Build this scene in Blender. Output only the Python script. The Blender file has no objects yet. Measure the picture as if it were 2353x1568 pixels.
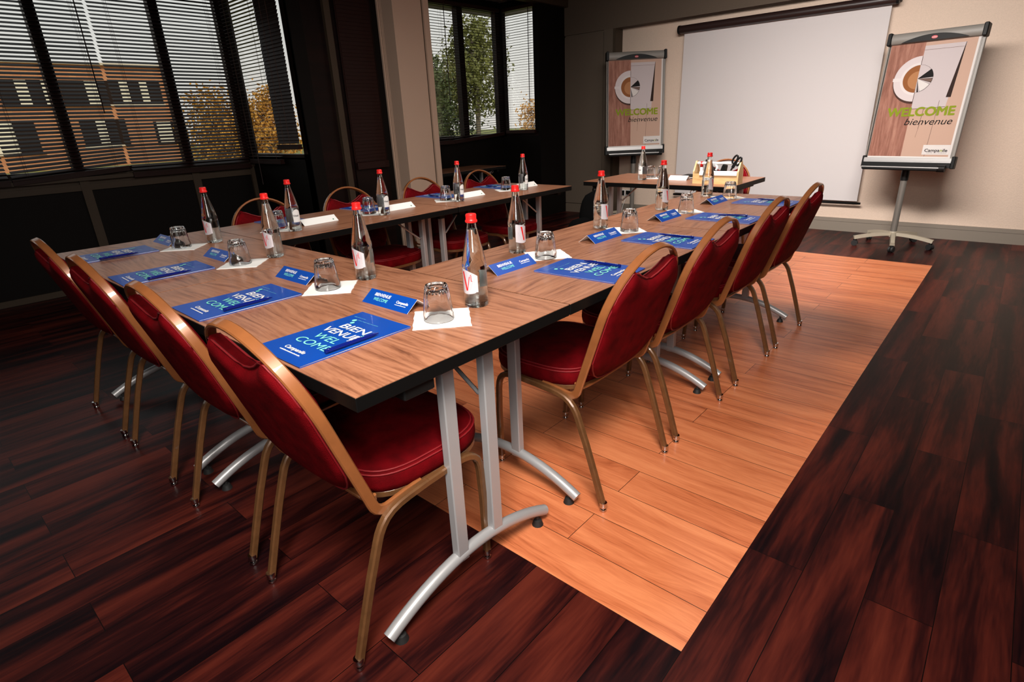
import bpy, math, random
from mathutils import Matrix, Vector, noise
random.seed(7)
S = bpy.context.scene
COL = S.collection
PI = math.pi
# ---------------------------------------------------------------- camera
cd = bpy.data.cameras.new('camera'); cam = bpy.data.objects.new('camera', cd); COL.objects.link(cam)
rx = (0.7530761580640771, 0.656596927327604, -0.041913901982495116)
ry = (0.21168920588192947, -0.3021269683924772, -0.9294659623047254)
rz = (-0.622947815044348, 0.6910859353176855, -0.36651909873504906)
cam.matrix_world = Matrix(((rx[0], -ry[0], -rz[0], 0.8632713), (rx[1], -ry[1], -rz[1], -0.5049262),
                           (rx[2], -ry[2], -rz[2], 1.2292118), (0, 0, 0, 1)))
cd.sensor_width = 36; cd.lens = 19.6116; cd.clip_start = 0.02; cd.clip_end = 200
S.camera = cam
# ---------------------------------------------------------------- view, sky, lights
S.view_settings.view_transform = 'Standard'; S.view_settings.look = 'None'
S.view_settings.gamma = 1; S.view_settings.use_curve_mapping = False
S.view_settings.exposure = 0.0
wd = bpy.data.worlds.new('overcast_sky'); S.world = wd; wd.use_nodes = True
wn = wd.node_tree.nodes; wl = wd.node_tree.links
bg = wn['Background']; bg.inputs['Strength'].default_value = 0.92
tc = wn.new('ShaderNodeTexCoord'); sp = wn.new('ShaderNodeSeparateXYZ'); rp = wn.new('ShaderNodeValToRGB')
wl.new(tc.outputs['Generated'], sp.inputs[0]); wl.new(sp.outputs['Z'], rp.inputs[0])
rp.color_ramp.elements[0].position = 0.0; rp.color_ramp.elements[0].color = (1.0, 0.92, 0.84, 1)
rp.color_ramp.elements[1].position = 0.35; rp.color_ramp.elements[1].color = (0.86, 0.88, 0.87, 1)
wl.new(rp.outputs[0], bg.inputs['Color'])
def light(name, kind, loc, energy, color=(1, 1, 1), size=1, size_y=None, target=None, spread=None):
    l = bpy.data.lights.new(name, kind); o = bpy.data.objects.new(name, l); COL.objects.link(o)
    l.energy = energy; l.color = color; o.location = loc
    if kind == 'AREA':
        l.shape = 'RECTANGLE'; l.size = size; l.size_y = size_y or size
        if spread: l.spread = math.radians(spread)
    elif kind == 'SUN': l.angle = math.radians(2)
    elif kind == 'SPOT': l.shadow_soft_size = size; l.spot_size = math.radians(spread or 60); l.spot_blend = 0.9
    if target is not None:
        o.rotation_euler = (Vector(target) - Vector(loc)).to_track_quat('-Z', 'Y').to_euler()
    return o
light('sun', 'SUN', (5, -5, 12), 2.2, (1.0, 0.9, 0.78), target=(-7, 3, 3))
WARM = (1.0, 0.92, 0.84)
light('ceiling_light_near', 'AREA', (0.9, -0.5, 2.45), 54, WARM, 0.8, 0.8, (-0.5, 0.8, 0.3), 112)
light('fill_light_behind', 'AREA', (1.35, -1.3, 1.85), 17, (1.0, 0.95, 0.9), 0.7, 0.9, (-1.2, 2.2, 0.7), 120)  # added flash-like fill behind the camera for bottle streaks, not a window
light('ceiling_light_middle', 'AREA', (-0.9, 2.3, 2.56), 36, WARM, 0.7, 0.7, (-1.3, 2.6, 0), 150)
light('fill_light_screen', 'AREA', (-0.2, 2.9, 2.55), 92, (1.0, 0.93, 0.88), 2.2, 0.5, (-0.4, 6.2, 0.5), 100)  # unseen fill added to brighten the back wall and screen, no fixture modelled

# ---------------------------------------------------------------- materials
def srgb(r, g, b):
    f = lambda c: c / 12.92 if c <= 0.04045 else ((c + 0.055) / 1.055) ** 2.4
    return (f(r / 255), f(g / 255), f(b / 255), 1)
def mat(name, color, rough=0.5, metal=0.0, coat=0.0, sheen=0.0, bump=None, var=None, spec=0.5, emit=None):
    m = bpy.data.materials.new(name); m.use_nodes = True
    nt = m.node_tree; b = nt.nodes['Principled BSDF']
    b.inputs['Base Color'].default_value = color; b.inputs['Roughness'].default_value = rough
    b.inputs['Metallic'].default_value = metal; b.inputs['Coat Weight'].default_value = coat
    b.inputs['Sheen Weight'].default_value = sheen; b.inputs['Specular IOR Level'].default_value = spec
    tc = nt.nodes.new('ShaderNodeTexCoord')
    if var:                                     # (scale, amount): gentle mottling of the surface's own colour
        n = nt.nodes.new('ShaderNodeTexNoise'); n.inputs['Scale'].default_value = var[0]; n.inputs['Detail'].default_value = 4
        nt.links.new(tc.outputs['Object'], n.inputs['Vector'])
        r = nt.nodes.new('ShaderNodeValToRGB'); a = var[1]
        r.color_ramp.elements[0].position = 0.3; r.color_ramp.elements[1].position = 0.7
        r.color_ramp.elements[0].color = tuple(c * (1 - a) for c in color[:3]) + (1,)
        r.color_ramp.elements[1].color = tuple(min(1, c * (1 + a)) for c in color[:3]) + (1,)
        nt.links.new(n.outputs['Fac'], r.inputs[0]); nt.links.new(r.outputs[0], b.inputs['Base Color'])
    if bump:                                    # (scale, strength, distance)
        n = nt.nodes.new('ShaderNodeTexNoise'); n.inputs['Scale'].default_value = bump[0]; n.inputs['Detail'].default_value = 3
        nt.links.new(tc.outputs['Object'], n.inputs['Vector'])
        bp = nt.nodes.new('ShaderNodeBump'); bp.inputs['Strength'].default_value = bump[1]; bp.inputs['Distance'].default_value = bump[2]
        nt.links.new(n.outputs['Fac'], bp.inputs['Height']); nt.links.new(bp.outputs[0], b.inputs['Normal'])
    return m
def wood(name, cols, along='X', rough=0.35, coat=0.0, stretch=9, scale=5.0, plank=None, fine=0.25, dist=1.2, ramp=(0.25, 0.5, 0.75), mortar=None, spec=0.5, warp=0.0):
    """plank = (length, width, offset along, offset across)"""
    m = bpy.data.materials.new(name); m.use_nodes = True
    nt = m.node_tree; N = nt.nodes; L = nt.links; b = N['Principled BSDF']
    b.inputs['Roughness'].default_value = rough; b.inputs['Coat Weight'].default_value = coat; b.inputs['Coat Roughness'].default_value = 0.12
    b.inputs['Specular IOR Level'].default_value = spec
    tc = N.new('ShaderNodeTexCoord'); sx = N.new('ShaderNodeSeparateXYZ'); L.new(tc.outputs['Object'], sx.inputs[0])
    cb = N.new('ShaderNodeCombineXYZ')
    L.new(sx.outputs['X' if along == 'X' else 'Y'], cb.inputs[0]); L.new(sx.outputs['Y' if along == 'X' else 'X'], cb.inputs[1]); L.new(sx.outputs['Z'], cb.inputs[2])
    v = cb.outputs[0]; br = None
    if plank:
        ad = N.new('ShaderNodeVectorMath'); ad.operation = 'ADD'; ad.inputs[1].default_value = (plank[2], plank[3], 0); L.new(v, ad.inputs[0])
        br = N.new('ShaderNodeTexBrick'); br.offset = 0.5; br.squash = 1.0
        L.new(ad.outputs[0], br.inputs['Vector']); br.inputs['Scale'].default_value = 1.0
        br.inputs['Brick Width'].default_value = plank[0]; br.inputs['Row Height'].default_value = plank[1]
        br.inputs['Mortar Size'].default_value = 0.0011; br.inputs['Mortar Smooth'].default_value = 0.1
        br.inputs['Color1'].default_value = (0, 0, 0, 1); br.inputs['Color2'].default_value = (1, 1, 1, 1); br.inputs['Mortar'].default_value = (0.5, 0.5, 0.5, 1)
        rnd = N.new('ShaderNodeVectorMath'); rnd.operation = 'MULTIPLY'; rnd.inputs[1].default_value = (7.3, 3.1, 5.7)
        L.new(br.outputs['Color'], rnd.inputs[0])
        a2 = N.new('ShaderNodeVectorMath'); a2.operation = 'ADD'; L.new(v, a2.inputs[0]); L.new(rnd.outputs[0], a2.inputs[1]); v = a2.outputs[0]
    if warp:                                    # slow sideways drift of the grain: arches and eyes
        w0 = N.new('ShaderNodeVectorMath'); w0.operation = 'MULTIPLY'; w0.inputs[1].default_value = (1.1, 6.0, 1); L.new(v, w0.inputs[0])
        wn_ = N.new('ShaderNodeTexNoise'); wn_.inputs['Scale'].default_value = 1.0; wn_.inputs['Detail'].default_value = 2; L.new(w0.outputs[0], wn_.inputs['Vector'])
        w1 = N.new('ShaderNodeMath'); w1.operation = 'MULTIPLY'; w1.inputs[1].default_value = warp; L.new(wn_.outputs['Fac'], w1.inputs[0])
        w2_ = N.new('ShaderNodeCombineXYZ'); L.new(w1.outputs[0], w2_.inputs[1])
        w3 = N.new('ShaderNodeVectorMath'); w3.operation = 'ADD'; L.new(v, w3.inputs[0]); L.new(w2_.outputs[0], w3.inputs[1]); v = w3.outputs[0]
    st = N.new('ShaderNodeVectorMath'); st.operation = 'MULTIPLY'; st.inputs[1].default_value = (1.0 / stretch, 1, 1); L.new(v, st.inputs[0])
    n1 = N.new('ShaderNodeTexNoise'); n1.inputs['Scale'].default_value = scale; n1.inputs['Detail'].default_value = 5; n1.inputs['Distortion'].default_value = dist
    L.new(st.outputs[0], n1.inputs['Vector'])
    n2 = N.new('ShaderNodeTexNoise'); n2.inputs['Scale'].default_value = scale * 9; n2.inputs['Detail'].default_value = 3; L.new(st.outputs[0], n2.inputs['Vector'])
    mx = N.new('ShaderNodeMix'); mx.data_type = 'FLOAT'; mx.inputs[0].default_value = fine
    L.new(n1.outputs['Fac'], mx.inputs[2]); L.new(n2.outputs['Fac'], mx.inputs[3])
    val = mx.outputs[0]
    if plank:
        pm = N.new('ShaderNodeMath'); pm.operation = 'MULTIPLY_ADD'; pm.inputs[1].default_value = 0.10; L.new(br.outputs['Color'], pm.inputs[0]); L.new(val, pm.inputs[2])
        ps = N.new('ShaderNodeMath'); ps.operation = 'SUBTRACT'; ps.inputs[1].default_value = 0.05; L.new(pm.outputs[0], ps.inputs[0]); val = ps.outputs[0]
    rp = N.new('ShaderNodeValToRGB'); L.new(val, rp.inputs[0])
    e = rp.color_ramp.elements; e[0].position = ramp[0]; e[0].color = cols[0]; e[1].position = ramp[-1]; e[1].color = cols[-1]
    for c, p in zip(cols[1:-1], ramp[1:-1]):
        q = e.new(p); q.color = c
    col = rp.outputs[0]
    if plank:
        mm = N.new('ShaderNodeMix'); mm.data_type = 'RGBA'; L.new(br.outputs['Fac'], mm.inputs[0]); L.new(col, mm.inputs[6]); mm.inputs[7].default_value = mortar or (0.005, 0.003, 0.002, 1)
        col = mm.outputs[2]
    L.new(col, b.inputs['Base Color'])
    bp = N.new('ShaderNodeBump'); bp.inputs['Strength'].default_value = 0.12; bp.inputs['Distance'].default_value = 0.001
    L.new(n2.outputs['Fac'], bp.inputs['Height']); L.new(bp.outputs[0], b.inputs['Normal'])
    return m
def glassy(name, refr, ior, tint, edge=0.25):
    """clear glass: part straight see-through, part refracting, fresnel gloss on top"""
    m = bpy.data.materials.new(name); m.use_nodes = True
    nt = m.node_tree; N = nt.nodes; L = nt.links; N.remove(N['Principled BSDF']); out = N['Material Output']
    tr = N.new('ShaderNodeBsdfTransparent'); tr.inputs[0].default_value = tint
    gl = N.new('ShaderNodeBsdfGlossy'); gl.inputs['Roughness'].default_value = 0.03
    fr = N.new('ShaderNodeFresnel'); ge = N.new('ShaderNodeNewGeometry'); mr = N.new('ShaderNodeMapRange')
    mr.inputs['To Min'].default_value = 1.5; mr.inputs['To Max'].default_value = 1 / 1.5
    L.new(ge.outputs['Backfacing'], mr.inputs['Value']); L.new(mr.outputs[0], fr.inputs['IOR'])
    base = tr.outputs[0]
    if refr > 0:
        gb = N.new('ShaderNodeBsdfGlass'); gb.inputs['IOR'].default_value = ior; gb.inputs['Roughness'].default_value = 0.0; gb.inputs[0].default_value = tint
        a = N.new('ShaderNodeMixShader'); a.inputs[0].default_value = refr; L.new(base, a.inputs[1]); L.new(gb.outputs[0], a.inputs[2]); L.new(a.outputs[0], out.inputs['Surface'])
        return m
    b = N.new('ShaderNodeMixShader'); L.new(fr.outputs[0], b.inputs[0]); L.new(base, b.inputs[1]); L.new(gl.outputs[0], b.inputs[2])
    L.new(b.outputs[0], out.inputs['Surface'])
    return m
M = {}
M['walnut'] = wood('walnut_laminate', [srgb(98, 58, 40), srgb(136, 87, 62), srgb(158, 106, 78), srgb(174, 121, 91)], 'X', 0.36, 0.10, 17, 84, fine=0.25, dist=0.15, ramp=(0.30, 0.41, 0.51, 0.68), warp=0.17)
M['darkfloor'] = wood('mahogany_plank_floor', [srgb(17, 6, 9), srgb(40, 13, 13), srgb(72, 26, 20), srgb(90, 36, 26)], 'Y', 0.38, 0.0, 11, 12, plank=(0.91, 0.1516, -0.488, -0.484), fine=0.2, dist=0.4, ramp=(0.36, 0.46, 0.57, 0.68), mortar=(0.004, 0.002, 0.002, 1), spec=0.09, warp=0.04)
M['orangefloor'] = wood('cherry_plank_inlay', [srgb(148, 70, 38), srgb(200, 112, 70), srgb(222, 134, 88), srgb(230, 146, 98)], 'X', 0.36, 0.0, 14, 22, plank=(0.91, 0.1516, -0.033, -0.484), fine=0.3, dist=0.4, warp=0.16, ramp=(0.28, 0.42, 0.58, 0.72), mortar=(0.03, 0.012, 0.006, 1))
M['blackedge'] = mat('black_edge_band', (0.004, 0.004, 0.004, 1), 0.4, spec=0.12)
M['black'] = mat('black_plastic', (0.005, 0.005, 0.005, 1), 0.5, spec=0.2)
M['rubber'] = mat('black_rubber', (0.012, 0.012, 0.012, 1), 0.6)
M['silver'] = mat('silver_painted_steel', (0.42, 0.42, 0.43, 1), 0.38, 0.35, bump=(300, 0.05, 0.0005))
M['chrome'] = mat('chrome', (0.6, 0.6, 0.6, 1), 0.12, 1.0)
M['gold'] = mat('bronze_gold_enamel', srgb(142, 86, 48), 0.30, 0.12, coat=0.6, var=(30, 0.08))
M['bronzeleg'] = mat('worn_bronze_enamel', srgb(104, 70, 42), 0.34, 0.20, coat=0.4, var=(40, 0.15))
M['velvet'] = mat('crimson_velvet', srgb(92, 3, 9), 0.8, 0, sheen=0.0, bump=(420, 0.8, 0.0015), var=(22, 0.35), spec=0.06)
M['velvet'].node_tree.nodes['Principled BSDF'].inputs['Sheen Tint'].default_value = (0.9, 0.1, 0.15, 1)
M['piping'] = mat('crimson_piping', srgb(124, 6, 16), 0.6, bump=(500, 0.6, 0.001))
M['glass'] = glassy('clear_glass', 1.0, 1.45, (1.0, 1.0, 1.0, 1), 0.35)
M['bottleglass'] = glassy('bottle_glass', 1.0, 1.45, (0.98, 0.99, 0.985, 1), 0.35)
M['water'] = glassy('still_water', 1.0, 1.33, (0.985, 0.99, 0.99, 1), 0.08)
M['windowglass'] = glassy('window_pane_glass', 0, 1.0, (0.93, 0.95, 0.95, 1), 0.05)
M['redcap'] = mat('red_cap_plastic', srgb(225, 32, 30), 0.35)
M['labelsilver'] = mat('silver_white_label', (0.62, 0.58, 0.62, 1), 0.35, 0.25)
M['labelwhite'] = mat('white_label', (0.78, 0.78, 0.78, 1), 0.5)
M['labelred'] = mat('label_red', srgb(205, 30, 30), 0.4)
M['labelgrey'] = mat('label_dark_grey', (0.03, 0.03, 0.035, 1), 0.5)
M['paper'] = mat('white_paper', (0.86, 0.86, 0.84, 1), 0.7)
M['folderblue'] = mat('royal_blue_card', srgb(2, 66, 158), 0.4, coat=0.12)
M['penblue'] = mat('navy_pen_plastic', srgb(8, 22, 100), 0.22, coat=0.3)
M['inkwhite'] = mat('white_ink', (0.85, 0.85, 0.85, 1), 0.5)
M['inkmint'] = mat('mint_ink', srgb(130, 232, 205), 0.5)
M['inkgreen'] = mat('dark_green_ink', srgb(30, 100, 70), 0.5)
M['wall'] = mat('beige_textured_wallpaper', srgb(210, 188, 170), 0.85, bump=(90, 0.5, 0.004), var=(160, 0.05))
M['taupe'] = mat('taupe_wallpaper', srgb(86, 74, 62), 0.85, bump=(140, 0.3, 0.002), var=(150, 0.05))
M['partition'] = mat('taupe_partition_fabric', srgb(92, 80, 68), 0.8, bump=(160, 0.3, 0.002))
M['base'] = mat('grey_baseboard', srgb(128, 118, 106), 0.5)
M['column'] = mat('beige_column_covering', srgb(196, 168, 148), 0.8, bump=(160, 0.35, 0.002))
M['darkpanel'] = mat('near_black_panel', srgb(13, 9, 7), 0.6, bump=(60, 0.1, 0.001), spec=0.15)
M['darkwood'] = wood('dark_stained_wood', [srgb(12, 4, 3), srgb(20, 8, 6), srgb(32, 13, 9)], 'Y', 0.45, 0.0, 8, 8, ramp=(0.3, 0.5, 0.7), spec=0.2)
M['post'] = mat('brown_grey_post', srgb(66, 54, 42), 0.55, spec=0.3)
M['slat'] = mat('dark_wood_slat', srgb(36, 14, 10), 0.5, spec=0.25)
M['cord'] = mat('brown_blind_cord', srgb(70, 36, 22), 0.7)
M['ceil'] = mat('ceiling_tile', srgb(84, 76, 70), 0.9, bump=(70, 0.3, 0.002))
M['screen'] = mat('projection_canvas', (0.56, 0.525, 0.52, 1), 0.8)
M['tube'] = mat('dark_brown_screen_case', srgb(40, 26, 24), 0.35)
M['flipgrey'] = mat('flipchart_grey', srgb(118, 114, 108), 0.45)
M['alu'] = mat('brushed_aluminium', (0.55, 0.54, 0.53, 1), 0.35, 0.7)
M['pole'] = mat('grey_painted_pole', srgb(110, 106, 100), 0.4, 0.2)
M['beigebase'] = mat('greige_star_base', srgb(160, 150, 132), 0.4)
M['poster_wood'] = wood('printed_wood_grain', [srgb(104, 66, 54), srgb(134, 92, 78), srgb(158, 116, 100)], 'Y', 0.6, 0, 9, 22, ramp=(0.3, 0.5, 0.7), spec=0.12)
for k, c in dict(p_beige=(205, 170, 150), p_cloth=(208, 196, 196), p_saucer=(224, 212, 212), p_cup=(232, 224, 222), p_coffee=(150, 92, 48), p_crema=(184, 128, 84), p_shadow=(74, 48, 40), p_ink=(14, 10, 9), p_brown=(46, 27, 20), p_green=(138, 152, 28), p_white=(230, 224, 220), p_line=(120, 96, 86)).items():
    M[k] = mat('poster_' + k[2:], srgb(*[v * 0.82 for v in c]), 0.6, spec=0.12)
M['nobored'] = mat('red_badge', srgb(170, 20, 36), 0.4)
M['lightwood'] = wood('light_pine', [srgb(196, 152, 96), srgb(222, 184, 128), srgb(232, 200, 150)], 'X', 0.5, 0, 8, 20, ramp=(0.3, 0.5, 0.7))
M['nylon'] = mat('black_nylon', (0.004, 0.004, 0.004, 1), 0.9, bump=(200, 0.4, 0.002), spec=0.05)
M['brick'] = None
M['lawn'] = mat('lawn', srgb(116, 118, 52), 0.9, var=(1.2, 0.35))
M['leafdark'] = mat('dark_green_leaf', srgb(64, 76, 36), 0.7, var=(0.8, 0.4))
M['leafmid'] = mat('birch_leaf', srgb(98, 100, 44), 0.7, var=(0.8, 0.4))
M['leafgold'] = mat('autumn_gold_leaf', srgb(196, 140, 48), 0.7, var=(0.8, 0.35))
M['bark'] = mat('grey_bark', srgb(120, 108, 92), 0.9, var=(5, 0.3))
M['twig'] = mat('dark_twig', srgb(60, 44, 34), 0.9)
M['curtain'] = mat('white_curtain', srgb(236, 224, 200), 0.8)
M['darkglass'] = mat('dark_house_window', (0.022, 0.013, 0.010, 1), 0.5, spec=0.1)
M['stone'] = mat('pale_sill', srgb(200, 184, 160), 0.7)

# ---------------------------------------------------------------- mesh builder
class MB:
    def __init__(self): self.v = []; self.f = []; self.m = []; self.mats = []
    def mi(self, m):
        if m not in self.mats: self.mats.append(m)
        return self.mats.index(m)
    def add(self, vs, fs, m, T=None):
        o = len(self.v); k = self.mi(m)
        for p in vs:
            p = Vector(p)
            if T is not None: p = T @ p
            self.v.append(tuple(p))
        for f in fs: self.f.append(tuple(i + o for i in f)); self.m.append(k)
        return self
    def box(self, lo, hi, m, T=None, ch=0.0):
        x0, y0, z0 = lo; x1, y1, z1 = hi
        if ch:
            c = ch
            pts = [(x0 + c, y0), (x1 - c, y0), (x1, y0 + c), (x1, y1 - c), (x1 - c, y1), (x0 + c, y1), (x0, y1 - c), (x0, y0 + c)]
            ins = [(x0 + c * 1.6, y0 + c), (x1 - c * 1.6, y0 + c), (x1 - c, y0 + c * 1.6), (x1 - c, y1 - c * 1.6), (x1 - c * 1.6, y1 - c), (x0 + c * 1.6, y1 - c), (x0 + c, y1 - c * 1.6), (x0 + c, y0 + c * 1.6)]
            return self.rings([[(a, b, z0) for a, b in ins], [(a, b, z0 + c) for a, b in pts], [(a, b, z1 - c) for a, b in pts], [(a, b, z1) for a, b in ins]], m, T, True, True)
        vs = [(x0, y0, z0), (x1, y0, z0), (x1, y1, z0), (x0, y1, z0), (x0, y0, z1), (x1, y0, z1), (x1, y1, z1), (x0, y1, z1)]
        return self.add(vs, [(0, 3, 2, 1), (4, 5, 6, 7), (0, 1, 5, 4), (1, 2, 6, 5), (2, 3, 7, 6), (3, 0, 4, 7)], m, T)
    def rings(self, R, m, T=None, cap0=False, cap1=False, closed=True):
        n = len(R[0]); vs = [p for r in R for p in r]; fs = []
        for i in range(len(R) - 1):
            for j in range(n if closed else n - 1):
                a = i * n + j; b = i * n + (j + 1) % n
                fs.append((a, b, b + n, a + n))
        if cap0: fs.append(tuple(reversed(range(n))))
        if cap1: fs.append(tuple(range((len(R) - 1) * n, len(R) * n)))
        return self.add(vs, fs, m, T)
    def lathe(self, prof, m, n=24, T=None, cap0=True, cap1=True, mod=None):
        R = []
        for r, z in prof:
            R.append([((r * (mod(2 * PI * k / n, z) if mod else 1)) * math.cos(2 * PI * k / n), (r * (mod(2 * PI * k / n, z) if mod else 1)) * math.sin(2 * PI * k / n), z) for k in range(n)])
        return self.rings(R, m, T, cap0, cap1)
    def sweep(self, path, prof, m, side, T=None, cap=True, closed=False):
        """prof: 2-D points (a along side vector, b along tangent x side); side: vector or function(i)"""
        P = [Vector(p) for p in path]; R = []; n = len(P)
        for i in range(n):
            if closed: t = P[(i + 1) % n] - P[i - 1]
            else: t = (P[min(i + 1, n - 1)] - P[max(i - 1, 0)])
            t.normalize(); s = Vector(side(i) if callable(side) else side); s = (s - t * s.dot(t)).normalized(); u = t.cross(s)
            R.append([tuple(P[i] + s * a + u * b) for a, b in prof])
        if closed: R.append(R[0]); cap = False
        return self.rings(R, m, T, cap, cap)
    def tube(self, path, r, m, n=8, T=None, cap=True, closed=False):
        prof = [(r * math.cos(2 * PI * k / n), r * math.sin(2 * PI * k / n)) for k in range(n)]
        P = [Vector(p) for p in path]; d = (P[-1] - P[0]) if not closed else Vector((0.3, 0.1, 1))
        side = Vector((0, 0, 1)) if abs(d.normalized().z) < 0.8 else Vector((1, 0.02, 0))
        return self.sweep(path, prof, m, side, T, cap, closed)
    def poly(self, pts, z0, z1, m, T=None):
        n = len(pts); return self.rings([[(x, y, z0) for x, y in pts], [(x, y, z1) for x, y in pts]], m, T, True, True)
    def flat(self, pts, m, T=None, z=0.0): return self.add([(x, y, z) for x, y in pts], [tuple(range(len(pts)))], m, T)
    def text(self, s, h, m, T=None, x=0, y=0, z=0.0, width=None, bold=0.0, shear=0.0, align='LEFT'):
        vs, fs = text_mesh(s, bold)
        if not vs: return self
        xs = [v[0] for v in vs]; ys = [v[1] for v in vs]; k = h / 0.70; w = (max(xs) - min(xs)) * k; kx = k if width is None else width / (max(xs) - min(xs))
        w = (max(xs) - min(xs)) * kx; off = {'LEFT': 0, 'CENTER': -w / 2, 'RIGHT': -w}[align]
        return self.add([(x + off + (v[0] - min(xs)) * kx + shear * v[1] * k, y + v[1] * k, z) for v in vs], fs, m, T)
    def build(self, name, parent=None, smooth=False, angle=None, loc=None):
        me = bpy.data.meshes.new(name); me.from_pydata(self.v, [], self.f)
        for m in self.mats: me.materials.append(M[m] if isinstance(m, str) else m)
        me.polygons.foreach_set('material_index', self.m)
        if smooth: me.polygons.foreach_set('use_smooth', [True] * len(self.f))
        me.update()
        if smooth and angle is not None: me.set_sharp_from_angle(angle=math.radians(angle))
        o = bpy.data.objects.new(name, me); COL.objects.link(o)
        if parent is not None: o.parent = parent
        if loc is not None: o.location = loc
        return o
_tc = {}
def text_mesh(s, bold=0.0):
    if (s, bold) in _tc: return _tc[(s, bold)]
    cu = bpy.data.curves.new('lettering', 'FONT'); cu.body = s; cu.offset = bold; cu.resolution_u = 4
    o = bpy.data.objects.new('lettering', cu); COL.objects.link(o)
    dg = bpy.context.evaluated_depsgraph_get(); dg.update(); me = o.evaluated_get(dg).to_mesh()
    r = ([tuple(v.co) for v in me.vertices], [tuple(p.vertices) for p in me.polygons if p.area > 1e-9])
    o.evaluated_get(dg).to_mesh_clear(); bpy.data.objects.remove(o); bpy.data.curves.remove(cu)
    _tc[(s, bold)] = r; return r
def tag(o, label, cat, group=None, kind=None):
    if label: o['label'] = label
    if cat: o['category'] = cat
    if group: o['group'] = group
    if kind: o['kind'] = kind
    return o
def thing(name, label, cat, loc=(0, 0, 0), rot=0, group=None):
    o = bpy.data.objects.new(name, None); COL.objects.link(o); o.empty_display_size = 0.05
    o.location = loc; o.rotation_euler = (0, 0, rot); return tag(o, label, cat, group)
def copy_tree(o, parent=None):
    c = o.copy(); COL.objects.link(c)
    if parent is not None: c.parent = parent
    for ch in list(o.children): copy_tree(ch, c)
    return c
def struct(name, mb, smooth=False):
    o = mb.build(name, smooth=smooth); o['kind'] = 'structure'; return o
def place_copies(proto, specs, group=None):
    """specs: (loc, rot, label)"""
    out = []
    for i, (loc, rot, label) in enumerate(specs):
        o = proto if i == 0 else copy_tree(proto)
        o.location = loc; o.rotation_euler = (0, 0, rot); o['label'] = label
        if group: o['group'] = group
        out.append(o)
    return out
RECT = lambda a, b, c=0.0: [(-a / 2 + c, -b / 2), (a / 2 - c, -b / 2), (a / 2, -b / 2 + c), (a / 2, b / 2 - c), (a / 2 - c, b / 2), (-a / 2 + c, b / 2), (-a / 2, b / 2 - c), (-a / 2, -b / 2 + c)]

# ================================================================ THE ROOM
BW = 6.24
IX0, IX1, IY0, IY1 = -2.42, 0.484, 0.484, 5.03
fl = MB()
def fq(x0, y0, x1, y1, m): fl.box((x0, y0, -0.05), (x1, y1, 0), m)
fq(-5.2, -2.3, 3.4, IY0, 'darkfloor'); fq(-5.2, IY1, 3.4, BW + .1, 'darkfloor'); fq(-5.2, IY0, IX0, IY1, 'darkfloor'); fq(IX1, IY0, 3.4, IY1, 'darkfloor'); fq(IX0, IY0, IX1, IY1, 'orangefloor')
struct('floor', fl)
c = MB(); c.box((-5.3, -2.4, 2.62), (3.4, BW + .1, 2.72), 'ceil')
for k in range(12):
    for ax in (0, 1):
        if ax == 0: c.box((-5.1 + k * 0.7, -2.3, 2.614), (-5.085 + k * 0.7, BW, 2.62), 'base')
        else: c.box((-5.1, -2.2 + k * 0.7, 2.614), (3.3, -2.185 + k * 0.7, 2.62), 'base')
struct('ceiling', c)
w = MB(); w.box((-3.3, BW, 0), (3.4, BW + .1, 2.62), 'wall'); struct('wall_back', w)
w = MB(); w.box((3.3, -2.3, 0), (3.4, BW, 2.62), 'taupe'); struct('wall_right', w)
w = MB(); w.box((-5.2, -2.4, 0), (3.4, -2.3, 2.62), 'darkpanel'); struct('wall_front', w)
b = MB(); b.box((-3.18, BW - .018, 0), (3.3, BW, 0.135), 'base'); b.box((-3.18, BW - .022, 0.10), (3.3, BW - .018, 0.135), 'base'); struct('baseboard_back', b)
# header over the back wall and the taupe partition below it
w = MB(); w.box((-4.3, 6.07, 2.215), (3.3, BW, 2.62), 'taupe'); struct('trim_1', w)
w = MB()
w.box((-4.3, 6.09, 0.0), (-3.335, BW, 2.215), 'partition'); w.box((-3.325, 6.07, 0), (-3.2, BW, 2.215), 'partition')
w.box((-4.3, 6.075, 0.0), (-3.335, 6.09, 0.115), 'partition'); w.box((-4.3, 6.075, 0.125), (-3.335, 6.09, 2.195), 'partition')
struct('wall_partition', w)
w = MB(); w.box((-3.2, 6.075, 0), (-3.165, BW, 2.215), 'post'); struct('trim_2', w)
# --- left side, bay 1 (windows in x=-5.07, narrow window facing the room in y=2.24)
XL = -5.07
w = MB()
w.box((XL - .1, -2.3, 0), (XL, 2.3, 0.84), 'darkpanel'); w.box((XL - .1, -2.3, 0.84), (XL - .0, 2.3, 0.96), 'post')
w.box((XL - .1, -2.3, 2.46), (XL, 2.3, 2.62), 'darkpanel')
struct('wall_left', w)
w = MB(); w.box((XL, -2.3, 0.835), (XL + .02, 2.24, 0.885), 'post'); w.box((XL, -2.3, 0.915), (XL + .05, 2.24, 0.945), 'post')
for y in (-2.0, -1.07, -.14, .78, 1.67): w.box((XL, y - .035, 0.0), (XL + .025, y + .035, 0.95), 'post')
w.box((XL, 2.20, 0), (XL + .025, 2.24, 0.95), 'post'); struct('trim_3', w)
w = MB(); w.box((XL, -2.3, 0), (XL + .015, 2.24, 0.05), 'post'); struct('baseboard_left', w)
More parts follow.
